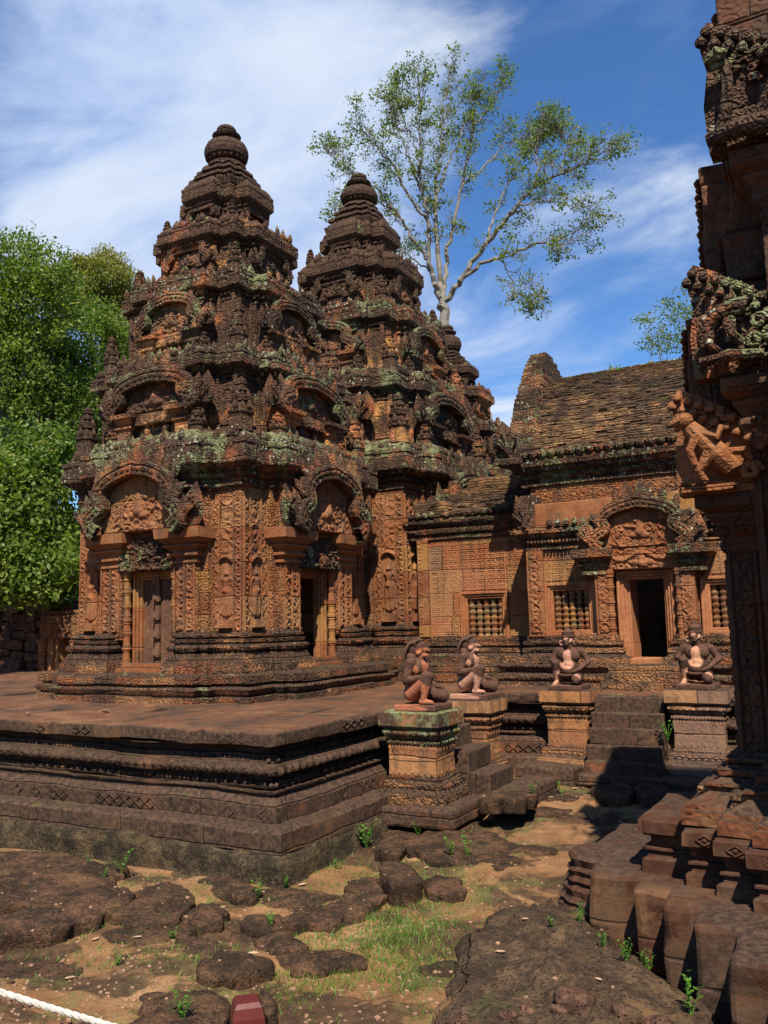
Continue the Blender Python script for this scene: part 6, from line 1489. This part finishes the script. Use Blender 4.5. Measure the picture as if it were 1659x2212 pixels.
# ------------------------------------------------------------ trees, undergrowth
def leaf_cloud(C, size, seed, nper, spread, flat=.75, drop=0):
    """leaf-shaped faces scattered round cluster centres"""
    r_ = np.random.default_rng(seed); k = len(C)
    off = r_.normal(0, 1, (k, nper, 3)); off /= np.linalg.norm(off, axis=2)[..., None]+1e-6; off *= (r_.random((k, nper, 1))**.5)*spread; off[..., 2] *= flat
    P = (np.array(C)[:, None]+off).reshape(-1, 3); n = len(P)
    a = r_.normal(0, 1, (n, 3)); a /= np.linalg.norm(a, axis=1)[:, None]; c = r_.normal(0, 1, (n, 3)); c[:, 2] += .8; b = np.cross(a, c); b /= np.linalg.norm(b, axis=1)[:, None]
    s = size*r_.uniform(.6, 1.3, (n, 1)); w = s*.34
    V = np.stack([P-a*s*.5, P+b*w*.9, P+a*s*.6, P-b*w*.9], 1).reshape(-1, 3); return V, np.arange(n*4).reshape(-1, 4)
def crown(mb, ells, nclump, nper, size, spread, seed, shell=.55):
    """clusters mostly in the outer shell of overlapping ellipsoids"""
    r_ = np.random.default_rng(seed); C = []; vol = np.array([e[3]*e[4]*e[5] for e in ells])**.67; vol /= vol.sum()
    for e, v in zip(ells, vol):
        m_ = int(nclump*v); d = r_.normal(0, 1, (m_, 3)); d /= np.linalg.norm(d, axis=1)[:, None]; rr = (shell+(1-shell)*r_.random((m_, 1)))
        q = d*rr; q *= 1+.34*vn(d, 2.6, seed)[:, None]; C.append(q*np.array(e[3:6])+np.array(e[:3]))
    C = np.vstack(C); V, F = leaf_cloud(C, size, seed+1, nper, spread); mb.add(V, F)
def broad_tree(name, label, cat, base, H, ells, nclump, nper, size, spread, mat, seed, group=None, r=.25, bark='bark'):
    t = thing(name, label, cat, base, 0, group); r_ = np.random.default_rng(seed); base = np.array(base, float)
    b = MB(); top = base+np.array([0, 0, H*.62]); P = [base+(top-base)*k/6+np.array([r_.normal(0, .08*H/10), r_.normal(0, .08*H/10), 0]) for k in range(7)]; b.tube(P, np.linspace(r, r*.4, 7), 9)
    for e in ells:
        for _ in range(3):
            s = P[r_.integers(2, 7)]; q = np.array(e[:3])+r_.normal(0, .45, 3)*np.array(e[3:6]); m_ = (s+q)/2+np.array([0, 0, -.05*H]); pts = [s, s*.6+m_*.4, m_, m_*.4+q*.6, q]; b.tube(pts, np.linspace(r*.38, r*.05, 5), 6)
    b.build('trunk', M[bark], t); c = MB(); crown(c, ells, nclump, nper, size, spread, seed); c.build('crown', M[mat], t); return t
def place(u, v, d): return atd(u, v, d)
def E_(u, v, d, ru, rv, rd=None):
    p = atd(u, v, d); k = math.hypot(p[0], p[1], p[2]-EYE)/1857.; return (p[0], p[1], p[2], ru*k, (rd or ru)*k, rv*k)
# the bare-branched tall tree behind the towers: hand-laid limbs, twigs grown on them
bt = thing('tall_tree', 'very tall pale barked tree with sparse leaves spreading above the towers', 'tree', tuple(atd(962, 700, 36)*[1, 1, 0]))
D0 = 36.0
def bp(u, v, dd=0): return atd(960+(u-960)*.96, v+(6 if v < 300 else 0), D0+dd)
LIMBS = [  # (points (u, v, depth offset), r0, r1)
 ([(968, 1050, 0), (966, 860, 0), (962, 760, 0), (958, 680, 0), (955, 655, 0)], .32, .26),
 ([(955, 655, 0), (935, 610, -.3), (925, 560, -.5), (922, 480, -.7), (912, 420, -1), (905, 330, -1.2), (905, 230, -1.3), (915, 150, -1.5)], .17, .02),
 ([(957, 660, 0), (950, 600, .2), (942, 520, .3), (940, 420, .3), (950, 320, .5), (955, 230, .5), (975, 150, .6)], .18, .02),
 ([(955, 650, 0), (962, 590, .6), (975, 500, .8), (1000, 400, 1), (1020, 300, 1.2), (1055, 225, 1.4), (1095, 165, 1.5)], .14, .02),
 ([(960, 650, 0), (1000, 600, -.5), (1050, 530, -.8), (1100, 470, -1.2), (1165, 400, -1.5), (1220, 375, -1.6), (1280, 350, -1.8), (1330, 320, -2)], .17, .02),
 ([(1000, 600, -.5), (1060, 560, -1.0), (1120, 545, -1.5), (1180, 520, -1.7), (1235, 535, -1.9), (1270, 480, -2)], .12, .015),
 ([(1085, 553, -1.1), (1105, 590, -1.3), (1120, 630, -1.4), (1150, 645, -1.4)], .05, .01),
 ([(1100, 470, -1.2), (1130, 440, -1.5), (1200, 435, -1.8), (1290, 455, -2)], .08, .012),
 ([(1165, 400, -1.5), (1170, 350, -1.3), (1155, 300, -1.2), (1180, 265, -1.2)], .06, .012),
 ([(1050, 530, -.8), (1070, 470, -.5), (1100, 400, -.3), (1140, 330, 0), (1150, 280, 0)], .08, .012),
 ([(925, 560, -.5), (890, 520, -.9), (860, 470, -1.2), (820, 440, -1.4), (765, 430, -1.7), (715, 460, -2)], .10, .012),
 ([(922, 480, -.7), (880, 420, -1.2), (840, 350, -1.8), (800, 310, -2), (765, 260, -2.2)], .09, .012),
 ([(912, 420, -1), (880, 350, -1.2), (860, 280, -1.4), (830, 210, -1.6)], .08, .012),
 ([(940, 420, .3), (975, 340, .8), (1010, 250, 1), (1040, 190, 1.2)], .08, .012),
 ([(860, 470, -1.2), (800, 400, -1.4), (740, 360, -1.5), (715, 340, -1.6)], .06, .01),
 ([(905, 330, -1.2), (870, 260, -1), (850, 190, -1)], .05, .01),
 ([(1000, 400, 1), (1060, 350, 1.2), (1110, 300, 1.4), (1200, 290, 1.6)], .07, .01),
 ([(930, 590, -.3), (890, 560, -.2), (850, 540, 0)], .06, .01), ([(1220, 375, -1.6), (1240, 310, -1.4), (1215, 280, -1.4)], .05, .01),
]
b = MB(); r_ = np.random.default_rng(12); TW = []
def smooth_path(P, n):
    P = np.array(P); t = np.linspace(0, len(P)-1, n); Q = np.stack([np.interp(t, range(len(P)), P[:, i]) for i in range(3)], 1)
    for _ in range(2): Q[1:-1] = (Q[:-2]+2*Q[1:-1]+Q[2:])/4
    return Q
segs = []
for pts, r0, r1 in LIMBS:
    P = smooth_path([bp(*p) for p in pts], 5*len(pts)); P[1:] += r_.normal(0, .05, (len(P)-1, 3)); rr = np.linspace(r0*.80, r1*.8, len(P)); b.tube(P, rr, 7); segs.append((P, rr))
ends = []
cen = bp(950, 500)
for P, rr in segs[1:]:
    n = len(P)
    for i in range(int(n*.30), n):
        for _ in range(2 if i > n*.5 else 1):
            if r_.random() < .20: continue
            d = P[min(i+1, n-1)]-P[max(i-1, 0)]; d /= np.linalg.norm(d)+1e-9; o = P[i]-cen; o /= np.linalg.norm(o)+1e-9
            v = d*.5+o*.5+r_.normal(0, .55, 3)+np.array([0, 0, .25]); v /= np.linalg.norm(v); l = r_.uniform(.45, 1.05); Q = [P[i]]
            for k in range(5): v = v+r_.normal(0, .22, 3)+np.array([0, 0, .05]); v /= np.linalg.norm(v); Q.append(Q[-1]+v*l/5)
            b.tube(Q, np.linspace(max(.014, rr[i]*.35), .008, 6), 4, cap=False)
            for k in (2, 3, 4, 5):
                for __ in range(2):
                    w = v+r_.normal(0, .8, 3); w /= np.linalg.norm(w); e = Q[k]+w*r_.uniform(.2, .6); b.tube([Q[k], (Q[k]+e)/2+r_.normal(0, .03, 3), e], [.011, .008, .006], 3, cap=False)
                    if r_.random() < .47: ends.append(e)
b.build('trunk', M['bark_pale'], bt)
ends = np.array(ends); u_keep = ends
V, F = leaf_cloud(ends, .105, 5, 11, .26, .8); c = MB(); c.add(V, F)
V, F = leaf_cloud(ends[::14], .14, 6, 55, .5, .7); c.add(V, F); c.build('crown', M['leaf_big'], bt)
# crowns at the left
G = 'trees crowding behind the left of the towers'
broad_tree('broadleaf_tree', 'dense bright green tree between the frame edge and the nearest tower', 'tree', tuple(atd(190, 1330, 30)*[1, 1, 0]), 14, [E_(190, 760, 30, 95, 110), E_(140, 900, 29, 110, 120), E_(60, 800, 30, 110, 110), E_(210, 880, 31, 70, 120), E_(30, 960, 29, 90, 110)], 1700, 46, .105, .46, 'leaf', 21, G, .35)
broad_tree('broadleaf_tree', 'brownish olive crowned tree leaning against the upper storeys of the nearest tower', 'tree', tuple(atd(240, 1330, 33)*[1, 1, 0]), 15, [E_(220, 610, 33, 70, 62), E_(160, 625, 33, 60, 60), E_(255, 700, 33, 42, 90)], 900, 42, .105, .42, 'leaf_olive', 22, G, .3)
broad_tree('broadleaf_tree', 'taller tree at the left frame edge with dark limbs showing through its crown', 'tree', tuple(atd(-20, 1330, 27)*[1, 1, 0]), 14, [E_(30, 590, 27, 110, 72), E_(-60, 680, 27, 100, 110), E_(70, 680, 27, 90, 90), E_(20, 820, 27, 90, 90), E_(90, 860, 28, 80, 70)], 950, 44, .105, .42, 'leaf', 23, G, .35)
broad_tree('broadleaf_tree', 'low large leaved dark tree reaching down beside the nearest tower body', 'tree', tuple(atd(-70, 1400, 22)*[1, 1, 0]), 7, [E_(70, 1010, 21, 90, 90), E_(100, 1170, 21, 80, 85), E_(10, 1100, 20, 90, 120), E_(40, 1230, 20, 100, 70), E_(130, 1240, 21, 40, 60)], 1150, 38, .115, .38, 'leaf', 24, G, .2)
broad_tree('feathery_tree', 'thin feathery tree rising behind the brick roof, partly hidden by the library', 'tree', tuple(atd(1460, 900, 38)*[1, 1, 0]), 14, [E_(1440, 700, 38, 60, 55), E_(1480, 660, 38, 40, 45), E_(1410, 740, 38, 26, 26), E_(1510, 730, 38, 60, 70)], 170, 16, .12, .42, 'leaf_big', 25, None, .12)
broad_tree('broadleaf_tree', 'green shrubby tree seen through the hall doorway', 'tree', (-3.4, 19.5, -.2), 4, [(-3.4, 19.5, 2.2, 1.3, 1.0, 1.6), (-2.2, 20, 1.4, 1.0, .8, 1.2)], 150, 40, .16, .35, 'leaf', 27, None, .1)
# a far-off wood closing the horizon all round
b = MB(); r_ = np.random.default_rng(8); C = []
for a in np.linspace(0, 2*math.pi, 420, endpoint=False):
    d = r_.uniform(60, 80)
    for k in range(5): C.append((d*math.cos(a)-3, d*math.sin(a)+8, r_.uniform(0, 1)**.8*r_.uniform(6, 10)))
V, F = leaf_cloud(np.array(C), .9, 3, 26, 2.3, .8); b.add(V, F); tag(b.build('distant_wood', M['leaf_dark'], None), kind='stuff')
# ruined enclosure wall and doorway at the far left
rw = thing('ruined_wall', 'crumbling reddish masonry wall overgrown with weeds at the far left', 'wall', (-16.5, 13.3, 0))
def pxw(u, v, y): return aty(u, v, y)
YW = 13.6
b = MB(); r_ = np.random.default_rng(6); x = -21.0
while x < -12.9:
    w = r_.uniform(.25, .5); top = 2.55-.28*max(0, (x+16.5)/3.0)*2+r_.normal(0, .12)
    top = float(np.interp(x, [-21, -17, -16, -15.2, -14.4, -13], [2.7, 2.55, 2.3, 2.1, 1.95, 1.9]))+r_.normal(0, .07); z_ = -.2
    while z_ < top:
        h = r_.uniform(.16, .26); d = r_.normal(0, .05); b.rbox(W0, x, x+w-.01, z_, z_+h-.01, -YW-.6, -YW+d, .03, .018, .12, int(r_.integers(99))); z_ += h
    x += w
b.build('masonry', M['redstone'], rw)
gw = thing('stone_doorway', 'small free standing doorway with a thick carved lintel left of the nearest tower', 'doorway', (-14.0, 12.9, 0))
pa, pb_ = aty(88, 1400, 12.9), aty(172, 1400, 12.9); gx0, gx1 = pa[0], pb_[0]+.9
f = Fr((0, 12.9, 0), 0); zl0 = aty(100, 1380, 12.9)[2]; zl1 = aty(100, 1330, 12.9)[2]
b = MB(); b.rbox(f, gx0-.05, gx1, zl0, zl1, -.4, .0, .02, .008, .15); b.relief(f, gx0, gx1-.02, zl0+.02, zl1-.06, .005, crowd_h(.05, 4, 9), .025); b.rbox(f, gx0, gx1, zl1, zl1+.10, -.5, -.1, .03, .02, .15); b.build('lintel', M['wall'], gw)
b = MB(); colonette(b, f, gx0+.05, -.1, zl0, .0, .09, 10); b.build('colonette', M['smooth'], gw)
b = MB(); b.rbox(f, gx0+.14, gx0+.30, -.2, zl0, -.4, -.06, .01, .004, .2); b.rbox(f, gx0+.32, gx0+.40, -.2, zl0, -.4, -.12, .01, .004, .2); b.rbox(f, gx0+.85, gx1, -.2, zl0, -.4, -.06, .01, .004, .2); b.build('door_jamb', M['frame'], gw)
# weeds, tufts, grass
def weed(x, y, z, h, seed, n=5):
    b = MB(); r_ = np.random.default_rng(seed)
    for k in range(n):
        a = r_.uniform(0, 6.28); l = h*r_.uniform(.6, 1); tip = np.array([math.cos(a)*l*.35, math.sin(a)*l*.35, l]); P = [np.array([x, y, z])+tip*t+np.array([0, 0, -.1*l*t*t]) for t in (0, .4, .75, 1)]; b.tube(P, [.003, .0025, .002, .001], 4, cap=False)
        for j in range(7):
            p = np.array([x, y, z])+tip*(.25+.75*j/6); an = r_.uniform(0, 6.28); s_ = h*.20*r_.uniform(.6, 1.1); d = np.array([math.cos(an), math.sin(an), .35]); w = np.array([-math.sin(an), math.cos(an), 0])*s_*.32
            b.add(np.array([p, p+d*s_*.5+w, p+d*s_, p+d*s_*.5-w]), np.array([(0, 1, 2, 3)]))
    return b
def pat(u, v, z): return atz(u, v, z)
WEEDS = [(c6(495, 900), -.20, .17), (c6(365, 790), -.16, .07), (c6(425, 920), -.2, .08), (c6(1050, 960), -.2, .12), (c6(1160, 930), -.22, .09), (c6(1490, 770), -.2, .22), (c6(1370, 840), -.2, .10), (c6(745, 1440), -.1, .13), (c6(1100, 1090), -.2, .09), (c6(485, 1240), -.2, .11), (c6(700, 1130), -.2, .08),
         (c7(850, 195), .0, .26), (c7(900, 185), .0, .24), (c7(700, 140), .05, .12), (c7(650, 200), .05, .12), (c7(785, 320), -.1, .14), (c7(670, 440), -.12, .12), (c7(320, 590), -.16, .14), (c7(385, 585), -.16, .16), (c7(850, 765), -.05, .13), (c7(860, 850), -.02, .11), (c7(965, 960), .0, .10), (c7(1060, 1030), .0, .10), (c7(1150, 1030), .0, .11), (c7(1330, 1210), .0, .16), (c7(175, 460), -.12, .12), (c7(1235, 75), .45, .18), (c7(740, 860), .02, .08)]
for i, ((u, v), z_, h) in enumerate(WEEDS):
    p = atz(u, v, z_); z_ = drop(p[0], p[1]) if z_ < .3 else z_; tag(weed(p[0], p[1], z_-.01, h*1.15, i, 4+i % 3).build('weed', M['weed'], None, loc=(p[0], p[1], z_)), 'small bright green weed sprouting between the stones', 'weed', 'weeds between the stones')
for i, (u, v, h) in enumerate([(1335, 800, .16), (1318, 795, .1), (1445, 885, .2), (1450, 1165, .1)]):
    p = aty(u, v, 12.9 if v < 850 else 12.0); tag(weed(p[0], p[1], p[2]-.02, h, 60+i).build('weed', M['weed'], None), 'tuft of grass growing on the brick roof of the hall', 'weed', 'tufts on the hall roof')
# grass patch
b = MB(); r_ = np.random.default_rng(4); n = 0; V = []
PA = [(860, 2000, 150, 110, 5000), (790, 1960, 220, 90, 2200), (500, 1960, 300, 120, 2200), (900, 1880, 200, 60, 1500), (700, 2100, 260, 80, 2200), (200, 2060, 200, 70, 700), (1010, 1850, 120, 60, 700), (1400, 2010, 160, 60, 300), (680, 1860, 80, 30, 500)]
for (u, v, su, sv, m_) in PA:
    for _ in range(int(m_*.62)):
        uu, vv = r_.normal(u, su*.55), r_.normal(v, sv*.5)
        if vv < 1780 or vv > 2300: continue
        p = atz(uu, vv, -.19); x, y = p[0], p[1]
        if x > -1.75 and y < 5.2 and m_ > 400 and x > -2.15+.0*(y): continue
        if y > 5.55 and x < -4.05: continue
        cl = vn(np.array([[x, y, 0]]), 5, 9)[0]
        if cl < -.15 and m_ < 4000: continue
        h = r_.uniform(.015, .048); a = r_.uniform(0, 6.28); z = float(gz(x, y)); w = .0036; l = r_.normal(0, .6, 2)*h
        V += [(x-w*math.cos(a), y-w*math.sin(a), z-.004), (x+w*math.cos(a), y+w*math.sin(a), z-.004), (x+l[0], y+l[1], z+h)]
V = np.array(V); b.add(V, np.arange(len(V)).reshape(-1, 3)); tag(b.build('grass', M['grass'], None), kind='stuff')
# dry leaves
LV = [(c6(390, 1110), -.17), (c6(560, 1115), -.17), (c6(285, 1255), -.15), (c6(1030, 1160), -.10), (c6(1230, 905), -.2), (c6(905, 980), -.14), (c7(490, 96), .36), (c7(410, 92), .36), (c7(840, 285), -.05), (c7(740, 325), -.05), (c7(1030, 410), -.03), (c7(1190, 405), -.03), (c7(630, 820), .03), (c7(460, 440), -.1), (c7(525, 960), .03), (c7(940, 1070), .03), (c7(210, 600), -.15), (c7(385, 285), .1)]
for i, ((u, v), z_) in enumerate(LV):
    p = atz(u, v, z_); z_ = drop(p[0], p[1]) if z_ < .3 else z_; s_ = .022+.018*rng.random(); a = rng.uniform(0, 6.28); X = np.linspace(-1, 1, 7); Y = np.linspace(-1, 1, 5); P = []
    for x_ in X:
        for y_ in Y:
            w = (1-x_*x_)**.7*.5*y_; P.append((p[0]+s_*(x_*math.cos(a)-w*math.sin(a)), p[1]+s_*(x_*math.sin(a)+w*math.cos(a)), z_+.008+s_*(.16*y_*y_*(1-x_*x_)+.10*x_*x_)))
    b = MB(); b.grid(np.array(P), 7, 5); tag(b.build('dry_leaf', M['dryleaf'], None), 'curled pale dry leaf lying on the stones', 'leaf', 'dry leaves lying on the stones')
for i, (u, v) in enumerate([(140, 1510), (153, 1509), (60, 1545), (225, 1540), (573, 1512), (890, 1497), (920, 1500)]):
    p = atz(u, v, .875); s_ = .05; a = rng.uniform(0, 6.28); P = [(p[0]+s_*(x_*math.cos(a)-(1-x_*x_)*.5*y_*math.sin(a)), p[1]+s_*(x_*math.sin(a)+(1-x_*x_)*.5*y_*math.cos(a)), .885+s_*.4*y_*y_) for x_ in np.linspace(-1, 1, 7) for y_ in np.linspace(-1, 1, 5)]
    b = MB(); b.grid(np.array(P), 7, 5); tag(b.build('dry_leaf', M['dryleaf'], None), 'pale dry leaf lying on the terrace paving', 'leaf', 'dry leaves on the terrace paving')
# ------------------------------------------------------------ barrier post and rope
p = atd(534, 2172, 2.60); px, py, pz = p; f = Fr((px, py, 0), math.degrees(YAW)+14); b = MB(); w = .044
gp = float(gz(px, py))-.05
b.loft(f, [(-w, -w), (w, -w), (w, w), (-w, w)], [(gp, 0), (pz-.02, .0), (pz+.006, -.006)], .2, .001, cap=False, seed=2)
ring = [(-w+.006, -w+.006), (w-.006, -w+.006), (w-.006, w-.006), (-w+.006, w-.006)]
V = f(np.array([(a, pz+.006, o) for a, o in ring]+[(a*.80, pz+.018, o*.80) for a, o in ring])); b.add(V, np.array([(0, 1, 5, 4), (1, 2, 6, 5), (2, 3, 7, 6), (3, 0, 4, 7), (4, 5, 6, 7)]))
tag(b.build('barrier_post', M['post'], None), 'square maroon wooden post with a chamfered top at the bottom edge', 'post')
A, B_ = atd(-400, 2008, 2.60), atd(512, 2292, 2.58); t = np.linspace(0, 1, 260); mid = A[None]*(1-t)[:, None]+B_[None]*t[:, None]; mid[:, 2] -= .012*np.sin(math.pi*t)
b = MB(); D = (B_-A)/np.linalg.norm(B_-A); n1 = np.cross(D, [0, 0, 1]); n1 /= np.linalg.norm(n1); n2 = np.cross(D, n1)
for k in range(3):
    ph = t*190*np.linalg.norm(B_-A)/1.0*.5+k*2.094; b.tube(mid+.0042*(np.cos(ph)[:, None]*n1+np.sin(ph)[:, None]*n2), .0046, 6)
tag(b.build('barrier_rope', M['rope'], None), 'white twisted rope sagging across the lower left corner', 'rope')
b = MB(); f = Fr((A[0], A[1], 0), math.degrees(YAW)+14); b.loft(f, [(-w, -w), (w, -w), (w, w), (-w, w)], [(-.25, 0), (A[2]+.12, .0), (A[2]+.135, -.008)], .2, .001, cap=True, seed=4)
tag(b.build('barrier_post', M['post'], None), 'maroon wooden post holding the far left end of the white rope', 'post')
